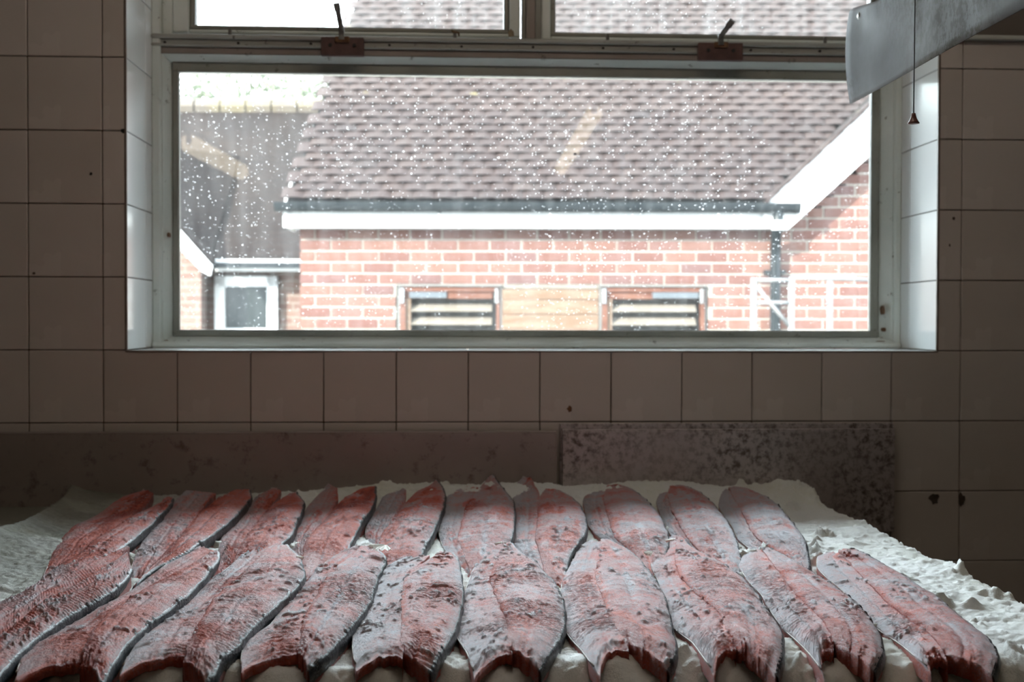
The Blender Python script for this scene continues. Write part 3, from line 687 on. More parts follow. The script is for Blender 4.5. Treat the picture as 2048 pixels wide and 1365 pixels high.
def half(left, right, h_l, h_m, h_r, seed, side, row, base, head_drop, bow, salty, red, rough=1.0):
    """one flank of a fish; left / right: world polylines tail -> head. Returns vertices, nu, nv, colours."""
    nu, nv = 250, 60
    A = smooth_poly(left, nu); B = smooth_poly(right, nu)
    t = np.linspace(0, 1, nu)[:, None]; v = np.linspace(0, 1, nv)[None, :]
    V = A[:, None, :] * (1 - v[..., None]) + B[:, None, :] * v[..., None]
    X, Y, Z = V[..., 0], V[..., 1], V[..., 2].copy()
    wid = np.linalg.norm((B - A)[:, :2], axis=1)[:, None]
    Lg = np.linalg.norm(np.diff((A + B) / 2, axis=0), axis=1).sum()
    # pull the head edge inwards (concave cut)
    Ym = bow * 4 * v * (1 - v) * sst(.70, 1, t)
    Y = Y + Ym
    # doming across, thin towards the tail
    q_ = np.abs(2 * v - 1)
    dome = (np.where(v < .5, 1 - q_ ** 2.0, 1 - q_ ** 3.2) if side == 'R' else np.where(v < .5, 1 - q_ ** 3.0, 1 - .25 * q_ ** 2)) + 0 * t
    Z = Z + dome * (h_m * (0.30 + .70 * sst(0, .35, t)) * np.clip(wid / .08, .25, 1.1))
    s = t * Lg; w = (v - .5) * wid
    chev = s + .35 * np.abs(w) * (1 if side == 'R' else -1)
    myo = np.sin(2 * math.pi * (chev / .0075 + 1.2 * (fbm(s * 30, w * 30, seed) - .5))) * .5 + .5
    relief = ((fbm(s * 75, w * 60, seed + 3) - .5) * .0040 + (fbm(s * 16, w * 22, seed + 5) - .5) * .008) * (1 - .7 * np.abs(2 * v - 1) ** 4) * np.clip(wid / .085, .35, 1) * rough
    ms = sst(.35, .7, fbm(s * 12, w * 18, seed + 7))
    Z = Z + relief * sst(0, .12, t) + (myo - .5) * .0019 * ms * sst(.08, .35, t)
    # lateral line groove
    ll = np.exp(-((v - (.46 if side == 'R' else .55)) * wid / .0035) ** 2)
    Z = Z - .0012 * ll
    clump = sst(.60, .72, fbm(s * 110, w * 110, seed + 13, 3)) * sst(.45, .65, fbm(s * 20, w * 20, seed + 15))
    Z = Z + clump * .0026 + (fbm(s * 240, w * 240, seed + 19, 2) - .5) * .0015
    # head end rolls down to the salt
    Z = Z - .006 * sst(.93, 1, t) ** 2
    # ragged outline
    rg = (fbm(s * 40, w * 0 + seed, seed + 23, 3) - .5) * .0035
    X = X + rg * (np.abs(v - .5) * 2) ** 6
    Y = Y + (fbm(v * 7, v * 0 + seed, seed + 29, 3) - .5) * .012 * sst(.9, 1, t)
    # colours
    n_s = fbm(s * 26, w * 15, seed + 31); n_f = fbm(s * 60, w * 60, seed + 33, 3)
    streak = fbm(s * 9, w * 34, seed + 37)
    S = salty - (.06 if row == 'F' else -.02) + .38 * np.exp(-((v - .5) / .07) ** 2) * sst(.4, .65, fbm(s * 10, w * 8, seed + 61)) + (n_s - .5) * .85 + (n_f - .5) * .35 + clump * .5 - (1 - myo) * .28 * ms
    R = red + (streak - .5) * .8 + .18 * ll * sst(.45, .6, fbm(s * 14, w * 0, seed + 41))
    if side == 'R':
        S = S + .30 * sst(.84, .98, v)                          # salt along the back edge
        R = R - .18 * sst(.8, 1, v)
        corner = sst(.78, .95, t + .12 * (.5 - v)) * sst(.80, .15, v) * sst(.25, .55, fbm(s * 30, w * 30, seed + 71) + .12)
        R = R + .75 * corner; S = S - 1.1 * corner
        seam = np.exp(-(v * wid / .006) ** 2); R = R + .35 * seam * sst(.15, .5, t); S = S - .35 * seam * sst(.15, .5, t)
        wet = corner * .45 + .5 * seam * sst(.4, .8, n_s) + sst(.62, .75, streak) * .4
    else:
        S = S + .35 * sst(.55, 0, v) - .10
        R = R - .25 * sst(.6, 0, v)
        edge = sst(.975, 1, t); R = R + .6 * edge; S = S - .7 * edge
        seam = np.exp(-((1 - v) * wid / .007) ** 2); R = R + .30 * seam; S = S - .3 * seam
        wet = edge * .6 + .3 * seam
    if row == 'B':                                             # the back row shows rawer patches
        pt = sst(.56, .68, fbm(s * 11 + 7, w * 40, seed + 51)); R = R + .22 * pt; S = S - .35 * pt
    for (px, py, r, k) in NICKS:
        if k <= 0: continue
        c = onZ(px, py, SZ + .026)
        if c[1] > -.05: continue
        d2 = ((X - c[0]) / (r * .00085)) ** 2 + ((Y - c[1]) / (r * .0017)) ** 2
        w_ = np.exp(-d2) * (.5 + .9 * n_f)
        R = R + k * w_ * .9; S = S - k * w_ * 1.4; wet = wet + k * w_ * .9
        Z = Z + np.exp(-d2) * .0014 * k * np.sin(s * 900)
    # tuck side walls down
    wall_h = 0.020
    def ring(Xr, Yr, Zr, dx, dy, zb): return np.stack([Xr + dx, Yr + dy, zb], -1)
    cols = np.stack([np.clip(S, 0, 1), np.clip(R, 0, .86), np.clip(wet, 0, 1), np.ones_like(S)], -1)
    V = np.stack([X, Y, Z], -1)
    # wall columns at v=0 and v=1, wall rows at t=0 and t=1
    def pad_v(V, C):
        a = V[:, :1].copy(); a[..., 2] -= .004; a2 = V[:, :1].copy(); a2[..., 2] = np.minimum(a2[..., 2] - .006, base)
        b1 = V[:, -1:].copy(); b1[..., 2] -= .003; b2_ = V[:, -1:].copy(); b2_[..., 2] = np.minimum(b2_[..., 2] - .006, base)
        ca = C[:, :1].copy(); ca[..., 0] = .10; ca[..., 1] = np.clip(ca[..., 1] + .35, 0, .95)
        cb = C[:, -1:].copy(); cb[..., 0] = .25; cb[..., 1] = np.clip(cb[..., 1] + .2, 0, .9)
        return np.concatenate([a2, a, V, b1, b2_], 1), np.concatenate([ca, ca, C, cb, cb], 1)
    def pad_t(V, C):
        k = V[-1:].copy(); k[..., 1] += -.001; k[..., 2] = k[..., 2] - .005
        k2 = V[-1:].copy(); k2[..., 2] = np.minimum(k2[..., 2] - head_drop, np.maximum(base, k2[..., 2] - head_drop)); k2[..., 1] += .002
        k3 = k2.copy(); k3[..., 1] += .02; k3[..., 2] -= .002
        a0 = V[:1].copy(); a0[..., 2] -= .004
        c = C[-1:].copy(); c[..., 0] = np.clip(c[..., 0] * .3, 0, .2); c[..., 1] = np.clip(.60 + (fbm(np.linspace(0, 9, V.shape[1]), np.zeros(V.shape[1]) + seed, 3)[None, :] - .5) * .5, .4, .95); c[..., 2] = .5
        c3 = c.copy(); c3[..., 1] = 1
        return np.concatenate([a0, V, k, k2, k3], 0), np.concatenate([C[:1], C, c, c, c3], 0)
    V, cols = pad_v(V, cols); V, cols = pad_t(V, cols)
    return V, V.shape[0], V.shape[1], cols, A, B

def make_fish(idx, row, LL, LR, RL, RR, lab, group, bowL=0.018, bowR=0.004, salty=(.62, .50), red=(.30, .42), lift=0.0, fin=None, rough=1.0):
    b0 = SZ + lift
    if row == 'F':
        zL = [b0 + .016, b0 + .010, b0 + .008, b0 + .012]
        zS = [b0 + .022, b0 + .018, b0 + .018, b0 + .020]
        zR = [b0 + .021, b0 + .019, b0 + .018, b0 + .015]
    else:
        zL = [b0 + .018, b0 + .010, b0 + .008, b0 + .002]
        zS = [b0 + .026, b0 + .020, b0 + .018, b0 + .006]
        zR = [b0 + .028, b0 + .024, b0 + .022, b0 + .006]
    wLL, wLR, wRL, wRR = trace(LL, zL), trace(LR, zS), trace(RL, zS), trace(RR, zR)
    wLR = [p + np.array((.007, 0, -.003)) for p in wLR]            # tucked under the right flank
    c = (wRL[len(wRL) // 2] + wRR[len(wRR) // 2]) / 2
    g = empty('split_fish', (c[0], c[1], b0), label=lab, cat='fish', group=group)
    sd = idx * 101 + (7 if row == 'F' else 53)
    hd = .020
    V, nu, nv, C, A, B = half(wLL, wLR, 0, .0035, 0, sd, 'L', row, b0 - .008, .011, bowL, salty[0], red[0], rough)
    link('flank', grid_mesh('flank', V.reshape(-1, 3), nu, nv, M_flesh, cols=C.reshape(-1, 4)), g, label='thin salt-covered left flank')
    V, nu, nv, C, A, B = half(wRL, wRR, 0, .0065, 0, sd + 500, 'R', row, b0 - .008, hd, bowR, salty[1], red[1], rough)
    link('flank', grid_mesh('flank', V.reshape(-1, 3), nu, nv, M_flesh, cols=C.reshape(-1, 4)), g, label='thick pink right flank')
    # dark skin wrapping the outer edge of the right flank
    n = len(B); E = V[1:-3, 2:-2][:, -1]             # the flank's edge
    d = np.gradient(E, axis=0); nrm = np.stack([d[:, 1], -d[:, 0]], 1); nrm /= np.linalg.norm(nrm, axis=1)[:, None] + 1e-9
    W_ = (E - V[1:-3, 2:-2][:, 0])[:, :2]; sgn = np.sign((nrm * W_).sum(1)); nrm *= sgn[:, None]
    prof = [(-.0015, .0006), (.0008, -.0004), (.0022, -.003), (.0030, -.008), (.0022, -.014), (-.002, -.022), (-.012, -.030)]
    tt = np.linspace(0, 1, len(E)); sc = (.45 + .55 * sst(0, .3, tt))
    K = np.stack([np.column_stack([E[:, 0] + nrm[:, 0] * a, E[:, 1] + nrm[:, 1] * a, E[:, 2] + b_ * sc]) for a, b_ in prof], 1)
    link('skin', grid_mesh('skin', K.reshape(-1, 3), len(E), len(prof), M_skin), g, label='dark blue-black skin along the outer edge')
    # skin edge of the left flank: a thin pale rim
    V2 = smooth_poly(wLL, 120); pth = V2 + np.array((0, 0, -.001))
    mm = MB(); mm.tube([p for p in pth[8::4]], 0.0009, 6); mm.build('belly_rim', M_bone, g, smooth=True)
    for (px, py, rad_, a0, a1) in (fin or []):
        p = onZ(px, py, b0 + .034); V = []; na, nr = 40, 10
        for a in np.linspace(a0, a1, na):
            for r_ in np.linspace(.12, 1, nr):
                rr_ = rad_ * r_ * (1 + .12 * math.sin(a * 23) * r_)
                V.append(p + np.array((math.cos(a) * rr_, math.sin(a) * rr_ * 1.1, .002 + .0018 * r_ * math.sin(a * 19) - .003 * r_)))
        link('fin', grid_mesh('fin', np.array(V), na, nr, M_fin), g, label='crumpled pale fin')
    return g

FG, BG = 'split salted fish in the front row', 'split salted fish in the back row'
front = [
 dict(LL=[(246,1087),(198,1098),(154,1115),(110,1136),(83,1159),(44,1186),(0,1204),(-60,1230),(-100,1260)],
      LR=[(250,1093),(215,1123),(160,1160),(123,1184),(77,1208),(44,1238),(10,1266),(-40,1310),(-60,1340)],
      RL=[(254,1104),(222,1130),(164,1162),(123,1184),(77,1208),(44,1238),(10,1266),(-40,1310),(-60,1345)],
      RR=[(262,1138),(255,1153),(231,1177),(182,1206),(136,1232),(88,1263),(53,1291),(22,1322),(-15,1360)],
      lab='leftmost fish of the front row, dark red along its belly seam', rough=.45, salty=(0.46,0.4), red=(.38,.36)),
 dict(LL=[(400,1094),(355,1112),(310,1146),(264,1181),(198,1217),(132,1256),(92,1276),(57,1294),(40,1324),(29,1352)],
      LR=[(426,1102),(391,1124),(343,1150),(272,1188),(220,1223),(187,1258),(167,1292),(160,1316)],
      RL=[(426,1102),(391,1124),(343,1150),(272,1188),(220,1223),(187,1258),(167,1296),(162,1322)],
      RR=[(436,1103),(436,1120),(409,1153),(374,1190),(330,1223),(292,1252),(270,1272),(242,1302),(220,1335),(200,1360)],
      lab='second fish from the left, front row, shiny membrane on its left flap', salty=(0.3,0.24), red=(.34,.46)),
 dict(LL=[(514,1091),(488,1108),(455,1136),(417,1164),(387,1197),(352,1223),(312,1247),(281,1274),(264,1302),(240,1338)],
      LR=[(530,1093),(500,1128),(470,1160),(440,1186),(422,1203),(406,1236),(391,1258),(374,1287),(366,1306)],
      RL=[(540,1093),(505,1128),(470,1160),(440,1186),(422,1203),(406,1236),(391,1258),(374,1289),(367,1313)],
      RR=[(575,1090),(598,1115),(609,1150),(589,1181),(558,1206),(532,1228),(499,1261),(483,1285),(448,1309),(430,1340),(412,1357)],
      lab='third fish from the left, front row, broad grey-pink flank, white tail', salty=(0.58,0.46), red=(.30,.34)),
 dict(LL=[(712,1091),(675,1107),(642,1131),(611,1168),(582,1197),(563,1219),(541,1250),(510,1269),(492,1280),(483,1307),(481,1335)],
      LR=[(722,1092),(690,1120),(655,1145),(642,1168),(631,1192),(615,1217),(606,1241),(598,1265),(592,1296)],
      RL=[(724,1092),(694,1118),(658,1145),(644,1168),(632,1192),(616,1217),(607,1241),(600,1268),(598,1296)],
      RR=[(752,1096),(768,1110),(771,1124),(756,1151),(749,1175),(741,1201),(721,1228),(703,1252),(683,1276),(657,1302),(637,1320),(615,1331)],
      lab='fourth fish from the left, front row, crumpled white fin at its tail', salty=(.50,.50), red=(.40,.36)),
 dict(LL=[(800,1118),(768,1135),(752,1160),(742,1185),(733,1212),(715,1240),(706,1265),(705,1289),(707,1313),(713,1332)],
      LR=[(850,1108),(815,1138),(804,1166),(803,1192),(802,1219),(799,1245),(796,1267),(792,1304)],
      RL=[(880,1104),(850,1125),(815,1143),(806,1166),(804,1192),(803,1219),(802,1245),(802,1267),(800,1294)],
      RR=[(905,1106),(917,1120),(920,1140),(923,1157),(925,1197),(920,1223),(911,1252),(898,1280),(882,1302),(869,1322),(856,1334)],
      lab='fifth fish from the left, front row, rosy flank beside a white flap', salty=(.85,.50), red=(.24,.38)),
 dict(LL=[(1008,1082),(985,1102),(960,1118),(944,1142),(935,1170),(922,1206),(911,1236),(909,1267),(920,1285),(935,1305),(950,1350)],
      LR=[(1012,1085),(985,1125),(974,1160),(986,1184),(997,1210),(1008,1236),(1013,1256),(1012,1276),(1012,1298)],
      RL=[(1013,1085),(990,1125),(978,1160),(988,1184),(998,1210),(1009,1236),(1014,1256),(1015,1276),(1018,1290)],
      RR=[(1020,1085),(1045,1108),(1073,1124),(1093,1151),(1109,1164),(1124,1197),(1128,1228),(1126,1254),(1115,1280),(1102,1304),(1078,1330)],
      lab='sixth fish from the left, front row, long tip on its left flap', salty=(.66,.56), red=(.26,.38), bowL=.030),
 dict(LL=[(1180,1082),(1156,1092),(1151,1113),(1133,1146),(1122,1170),(1123,1201),(1128,1232),(1129,1260),(1144,1281),(1166,1302),(1178,1322),(1197,1340)],
      LR=[(1200,1080),(1190,1118),(1187,1150),(1196,1179),(1205,1201),(1212,1223),(1225,1250),(1238,1268),(1243,1290)],
      RL=[(1202,1078),(1196,1118),(1190,1150),(1198,1179),(1207,1201),(1214,1223),(1228,1250),(1242,1266),(1250,1280)],
      RR=[(1215,1078),(1254,1098),(1276,1116),(1293,1135),(1311,1162),(1322,1179),(1331,1201),(1336,1223),(1341,1247),(1346,1274),(1353,1294),(1352,1310),(1335,1330)],
      lab='seventh fish from the left, front row, orange nicks near its tail', salty=(.66,.52), red=(.30,.42), bowL=.026),
 dict(LL=[(1346,1070),(1322,1090),(1300,1113),(1304,1138),(1315,1157),(1324,1188),(1333,1219),(1340,1250),(1359,1267),(1386,1283),(1399,1304),(1414,1324),(1430,1343)],
      LR=[(1353,1072),(1342,1118),(1352,1152),(1375,1177),(1406,1203),(1430,1219),(1443,1247),(1452,1268),(1460,1288)],
      RL=[(1354,1072),(1350,1116),(1358,1150),(1379,1175),(1408,1201),(1434,1219),(1447,1247),(1458,1268),(1470,1284)],
      RR=[(1359,1072),(1386,1097),(1419,1112),(1450,1130),(1488,1157),(1514,1188),(1532,1219),(1554,1247),(1564,1272),(1565,1305),(1548,1338)],
      lab='eighth fish from the left, front row, ribbed red patch at its head', salty=(.62,.50), red=(.28,.42), bowL=.024),
 dict(LL=[(1508,1098),(1488,1108),(1476,1132),(1488,1149),(1499,1166),(1523,1188),(1536,1214),(1554,1241),(1569,1261),(1593,1280),(1615,1302),(1633,1324),(1648,1346)],
      LR=[(1520,1097),(1545,1135),(1562,1160),(1582,1185),(1600,1205),(1622,1225),(1640,1245),(1650,1265),(1658,1292)],
      RL=[(1523,1097),(1550,1133),(1568,1157),(1587,1182),(1606,1203),(1628,1223),(1646,1243),(1658,1262),(1672,1286)],
      RR=[(1540,1096),(1598,1127),(1633,1151),(1664,1168),(1690,1186),(1716,1210),(1741,1241),(1758,1269),(1766,1296),(1764,1316),(1747,1330)],
      lab='ninth fish from the left in the front row, thick salt on its left flank', salty=(.80,.54), red=(.26,.44), bowL=.024),
 dict(LL=[(1660,1104),(1634,1112),(1634,1136),(1655,1157),(1682,1177),(1703,1201),(1725,1228),(1747,1252),(1765,1266),(1787,1278),(1809,1294),(1831,1313),(1864,1338)],
      LR=[(1672,1102),(1700,1132),(1728,1162),(1754,1190),(1783,1217),(1814,1241),(1840,1262),(1862,1282),(1880,1306)],
      RL=[(1676,1101),(1704,1130),(1732,1160),(1758,1188),(1787,1215),(1820,1239),(1851,1261),(1872,1279),(1886,1300)],
      RR=[(1690,1098),(1717,1100),(1752,1120),(1785,1138),(1818,1157),(1844,1177),(1868,1187),(1892,1208),(1919,1232),(1950,1256),(1976,1276),(1993,1302),(1998,1322),(1985,1340)],
      lab='rightmost fish of the front row, glossy red at tail and head', salty=(.74,.58), red=(.30,.46), bowL=.020),
]
back = [
 dict(LL=[(288,981),(246,993),(217,1014),(189,1034),(168,1042),(144,1055),(123,1079),(107,1104),(92,1140),(82,1161)],
      LR=[(300,985),(285,1010),(262,1032),(221,1060),(185,1080),(152,1112),(113,1131),(95,1165)],
      RL=[(335,994),(320,1006),(270,1030),(224,1059),(188,1080),(155,1112),(116,1131),(98,1170)],
      RR=[(347,997),(340,1010),(328,1022),(304,1047),(285,1063),(269,1077),(248,1092),(200,1122),(150,1150),(110,1180)],
      lab='leftmost fish of the back row, glossy dark red along its middle', rough=.5, salty=(0.14,0.12), red=(.60,.50)),
 dict(LL=[(372,981),(345,1008),(318,1032),(302,1058),(288,1080),(275,1102),(264,1130),(258,1160)],
      LR=[(425,985),(400,1012),(380,1040),(362,1063),(344,1085),(320,1112),(293,1141),(272,1165)],
      RL=[(470,980),(428,1003),(396,1030),(368,1063),(348,1085),(323,1112),(296,1141),(275,1168)],
      RR=[(500,980),(502,998),(478,1025),(456,1047),(415,1075),(380,1100),(349,1118),(295,1145),(262,1175)],
      lab='second fish from the left, back row, wet orange flesh, long dark edge', salty=(0.52,0.06), red=(.26,.56)),
 dict(LL=[(547,976),(517,990),(500,1010),(485,1035),(462,1055),(443,1075),(437,1098),(440,1120),(430,1155)],
      LR=[(556,980),(535,1010),(515,1036),(500,1058),(482,1083),(468,1110),(450,1160)],
      RL=[(575,990),(545,1010),(520,1036),(504,1058),(486,1083),(472,1110),(452,1165)],
      RR=[(592,985),(608,1003),(603,1025),(592,1045),(585,1068),(560,1090),(530,1118),(500,1165)],
      lab='third fish from the left, back row, with an orange lateral stripe', salty=(0.3,0.14), red=(.40,.50)),
 dict(LL=[(656,967),(644,982),(631,996),(614,1015),(605,1032),(595,1054),(586,1072),(584,1100),(580,1150)],
      LR=[(668,975),(668,1000),(655,1022),(636,1046),(616,1068),(604,1088),(602,1110),(600,1160)],
      RL=[(720,978),(682,1002),(662,1025),(642,1047),(621,1069),(608,1087),(605,1110),(603,1160)],
      RR=[(750,973),(751,994),(743,1018),(724,1043),(710,1069),(699,1091),(684,1115),(655,1160)],
      lab='fourth fish from the left in the back row, bright orange back flesh', salty=(0.5,0.04), red=(.26,.58)),
 dict(LL=[(794,971),(778,982),(764,997),(754,1018),(742,1033),(732,1050),(731,1071),(738,1095),(745,1150)],
      LR=[(805,978),(802,1000),(790,1020),(778,1040),(766,1060),(756,1075),(754,1100),(760,1155)],
      RL=[(862,970),(834,983),(812,1004),(796,1022),(783,1041),(769,1061),(758,1075),(757,1095),(765,1160)],
      RR=[(872,959),(886,974),(890,990),(886,1018),(875,1043),(865,1066),(852,1089),(840,1112),(822,1165)],
      lab='fifth fish from the left, back row, narrow with a dark right edge', salty=(0.72,0.36), red=(.22,.46)),
 dict(LL=[(894,969),(890,990),(884,1025),(877,1057),(880,1078),(887,1096),(900,1115),(915,1150)],
      LR=[(950,974),(936,998),(928,1015),(922,1036),(917,1056),(912,1078),(918,1095),(926,1113),(935,1150)],
      RL=[(979,952),(960,975),(942,997),(931,1013),(925,1036),(920,1056),(914,1077),(921,1092),(930,1113),(942,1150)],
      RR=[(985,950),(997,966),(1011,983),(1025,999),(1029,1018),(1028,1047),(1024,1075),(1019,1092),(1004,1120),(975,1160)],
      lab='sixth fish from the left, back row, tallest pointed tail', salty=(0.86,0.6), red=(.16,.38)),
 dict(LL=[(1048,953),(1032,966),(1022,980),(1028,1004),(1029,1032),(1027,1069),(1030,1095),(1045,1125),(1060,1160)],
      LR=[(1056,955),(1072,985),(1074,1003),(1072,1025),(1070,1050),(1066,1075),(1072,1096),(1078,1118),(1088,1160)],
      RL=[(1092,978),(1080,992),(1076,1010),(1075,1030),(1073,1050),(1070,1075),(1076,1096),(1082,1118),(1092,1160)],
      RR=[(1112,979),(1143,994),(1160,1010),(1169,1029),(1173,1050),(1170,1068),(1156,1087),(1143,1103),(1135,1125),(1128,1165)],
      lab='seventh fish from the left, back row, deep wet red groove at its head', salty=(0.74,0.42), red=(.22,.46)),
 dict(LL=[(1191,971),(1172,983),(1166,1004),(1171,1025),(1176,1050),(1188,1066),(1208,1080),(1240,1110),(1265,1140)],
      LR=[(1212,973),(1203,994),(1206,1018),(1213,1040),(1220,1061),(1228,1080),(1248,1100),(1270,1120),(1290,1148)],
      RL=[(1214,971),(1207,994),(1210,1018),(1217,1040),(1224,1061),(1232,1078),(1252,1096),(1274,1116),(1294,1148)],
      RR=[(1235,969),(1261,976),(1288,996),(1309,1018),(1325,1043),(1336,1069),(1335,1095),(1325,1120),(1308,1152)],
      lab='eighth fish from the left in the back row, small red hollow at its left corner', salty=(0.78,0.58), red=(.22,.36)),
 dict(LL=[(1330,980),(1318,990),(1312,1005),(1318,1022),(1326,1040),(1334,1057),(1345,1075),(1370,1105),(1400,1145)],
      LR=[(1338,974),(1331,992),(1338,1018),(1351,1043),(1362,1061),(1377,1082),(1400,1108),(1430,1150)],
      RL=[(1340,972),(1335,992),(1342,1018),(1355,1043),(1366,1061),(1381,1082),(1404,1106),(1434,1150)],
      RR=[(1360,970),(1380,974),(1398,985),(1418,999),(1436,1018),(1453,1041),(1466,1064),(1474,1083),(1480,1105),(1482,1135),(1478,1160)],
      lab='ninth fish from the left in the back row, frosted with salt in bands', salty=(0.86,0.74), red=(.16,.34)),
 dict(LL=[(1448,980),(1440,996),(1437,1015),(1452,1036),(1466,1055),(1474,1076),(1492,1092),(1525,1115),(1560,1150)],
      LR=[(1456,977),(1464,996),(1477,1018),(1490,1043),(1498,1063),(1512,1080),(1540,1100),(1575,1150)],
      RL=[(1458,975),(1468,996),(1481,1018),(1494,1043),(1502,1063),(1516,1079),(1544,1098),(1579,1150)],
      RR=[(1468,973),(1490,975),(1517,986),(1540,999),(1560,1015),(1580,1040),(1597,1061),(1610,1082),(1616,1105),(1620,1130),(1612,1160)],
      lab='rightmost fish of the back row, beside the open salt, heavily frosted', salty=(0.9,0.78), red=(.14,.34)),
]
for i, d in enumerate(back):
    make_fish(i, 'B', group=BG, lift=0.0, **d)
for i, d in enumerate(front):
    fin = {3: [(772, 1092, .024, 2.6, 5.2)], 7: [(1350, 1082, .014, 1.2, 3.4), (1306, 1106, .012, 1.9, 4.4)], 2: [(592, 1116, .010, -.6, 1.6)], 5: [(1006, 1088, .012, 1.0, 3.2)]}.get(i)
    make_fish(i, 'F', group=FG, lift=0.002 if i < 5 else -0.001, fin=fin, **d)

# ------------------------------------------------------------------ steel sheet and pull cord at the top right
PX = onY(1700, 208, -.40)[0]
sh = empty('steel_hood_sheet', (PX, -.7, FLOOR + .6), label='stained steel hood sheet hanging across the upper right corner', cat='hood')
zb_ = onX(1700, 208, PX)[2]; zt_ = onX(1702, 22, PX)[2]
ny, nz = 60, 24; V = []
ys = np.linspace(-.40, -1.75, ny)
for y in ys:
    for k in range(nz):
        f = k / (nz - 1)
        top = zt_ if y > -.42 else zt_ - .02 * min(1, (-.42 - y) / .12) + max(0, -.6 - y) * .6
        z = zb_ + (top - zb_) * f
        x = PX + .006 * math.exp(-((y + .40) / .03) ** 2) * (1 - (2 * f - 1) ** 2) * -1 + .002 * math.sin(y * 9 + f * 3)
        V.append((x, y - .004 * (1 - (2 * f - 1) ** 2) * 0, z))
V = np.array(V)
sme = grid_mesh('sheet', V, ny, nz, M_sheet)
so_ = link('sheet', sme, sh); md = so_.modifiers.new('thick', 'SOLIDIFY'); md.thickness = .0025; md.offset = 0
mm = MB(); c = onX(1719, 32, PX - .002); mm.tube([c + np.array((.002, 0, 0)), c + np.array((-.002, 0, 0)), c + np.array((-.0035, 0, 0))], [.007, .006, .003], 14)
mm.build('rivet', mat('rivet_metal', (.35, .35, .33), .4, .8), sh)
for hy, hz in ((-.62, 0), (-1.6, .5)):
    mm = MB(); mm.tube([(PX, hy, zt_ + hz), (PX, hy, CH)], .006, 8); mm.build('hanger', M_table, sh)
# pull cord
pc = empty('light_pull', tuple(onY(1827, 236, -.80)), label='thin light pull cord ending in a red-brown bell', cat='light pull')
c = onY(1827, 237, -.80); k_ = 1 / 2309 * (c[1] + 2.41)
mm = MB(); top = (c[0] + .0005, c[1], CH); mm.tube([c + np.array((0, 0, 10 * k_)), ((c[0] + .0006), c[1], c[2] + .15), top], .0009, 6); mm.build('cord', M_black, pc)
mm = MB(); pr = [(-11, 8), (-10.4, 11.6), (-8.5, 11.8), (-6, 9.6), (0, 6.4), (6, 4.8), (10, 4.2), (11, 2.0)]
mm.tube([c + np.array((0, 0, z * k_)) for z, r in pr], [r * k_ for z, r in pr], 20, True); mm.build('bell', M_bell, pc, smooth=True)

# ------------------------------------------------------------------ fluorescent tubes on the ceiling behind the viewer (mirrored in the pane)
M_tube = mat('lit_tube', (1, .85, .65), .5); P(M_tube).inputs['Emission Color'].default_value = (1.0, .80, .56, 1)
TUBE = 2.2
M_fill = mat('fill_tube', (1, .85, .65), .5); P(M_fill).inputs['Emission Color'].default_value = (1.0, .85, .70, 1)
P(M_fill).inputs['Emission Strength'].default_value = 4.2
P(M_tube).inputs['Emission Strength'].default_value = TUBE
def mirror_xy(px, py, z):
    d = ray(px, py); t = (z - CAM[2]) / d[2]; p = CAM + d * t; return p[0], 2 * (FY + .030) - p[1]
LZ = CH - .12
for i, ((a, b_), wd, lab) in enumerate(((((490, 348), (378, 288)), .075, 'lit batten lamp on the ceiling behind the viewer, nearer the left wall'), (((1122, 338), (1188, 228)), .055, 'lit batten lamp on the ceiling behind the viewer, over the middle of the room'))):
    p, q = mirror_xy(*a, LZ), mirror_xy(*b_, LZ)
    g = empty('batten_lamp', ((p[0] + q[0]) / 2, (p[1] + q[1]) / 2, CH), label=lab, cat='lamp', group='ceiling batten lamps')
    mm = MB(); dx, dy = q[0] - p[0], q[1] - p[1]; L_ = math.hypot(dx, dy); ax = (dx / L_, dy / L_, 0); ay = (-dy / L_, dx / L_, 0)
    mm.obox(((p[0] + q[0]) / 2, (p[1] + q[1]) / 2, CH - .025), ax, ay, (0, 0, 1), L_ / 2 + .03, .035, .025); mm.build('housing', M_upvc, g)
    mm = MB(); mm.tube([(p[0], p[1], LZ), (q[0], q[1], LZ)], wd, 14); mm.build('tube', M_tube, g, smooth=True)
    for s_ in (p, q):
        mm = MB(); mm.box(s_[0] - .02, s_[0] + .02, s_[1] - .02, s_[1] + .02, LZ, CH - .04); mm.build('holder', M_upvc, g)

for i, (lx, lab) in enumerate(((1.1, 'unseen fill lamp added over the salting table'),)):  # unseen lamp, added as warm fill for the tiled wall and table
    g = empty('batten_lamp', (lx, -1.0, CH), label=lab, cat='lamp', group='ceiling batten lamps')
    mm = MB(); mm.box(lx - .6, lx + .6, -1.035, -.965, CH - .05, CH); mm.build('housing', M_upvc, g)
    mm = MB(); mm.tube([(lx - .58, -1.0, LZ), (lx + .58, -1.0, LZ)], .04, 14); mm.build('tube', M_fill, g, smooth=True)
# ------------------------------------------------------------------ courtyard: brick building opposite
BW = 7.77                          # wall plane
def ypts(*a): return [tuple(yard(*p)) for p in a]
bld = empty('brick_building', tuple(yard(0, BW, -1.3)), label='red brick building with a brown tiled roof facing the window', cat='building')
Lb = lambda px, py, bb=BW: yp(px, py, bb)
a_left = Lb(600, 560)[0]
zeave = Lb(800, 462)[1]
wl = empty('wall', (0, 0, 0)); wl.parent = bld; wl.location = (0, 0, 0)
def ybox(mm, a0, a1, b0, b1, z0, z1):
    c = yard((a0 + a1) / 2, (b0 + b1) / 2, (z0 + z1) / 2)
    mm.obox(c, HR, HF, (0, 0, 1), abs(a1 - a0) / 2, abs(b1 - b0) / 2, abs(z1 - z0) / 2)
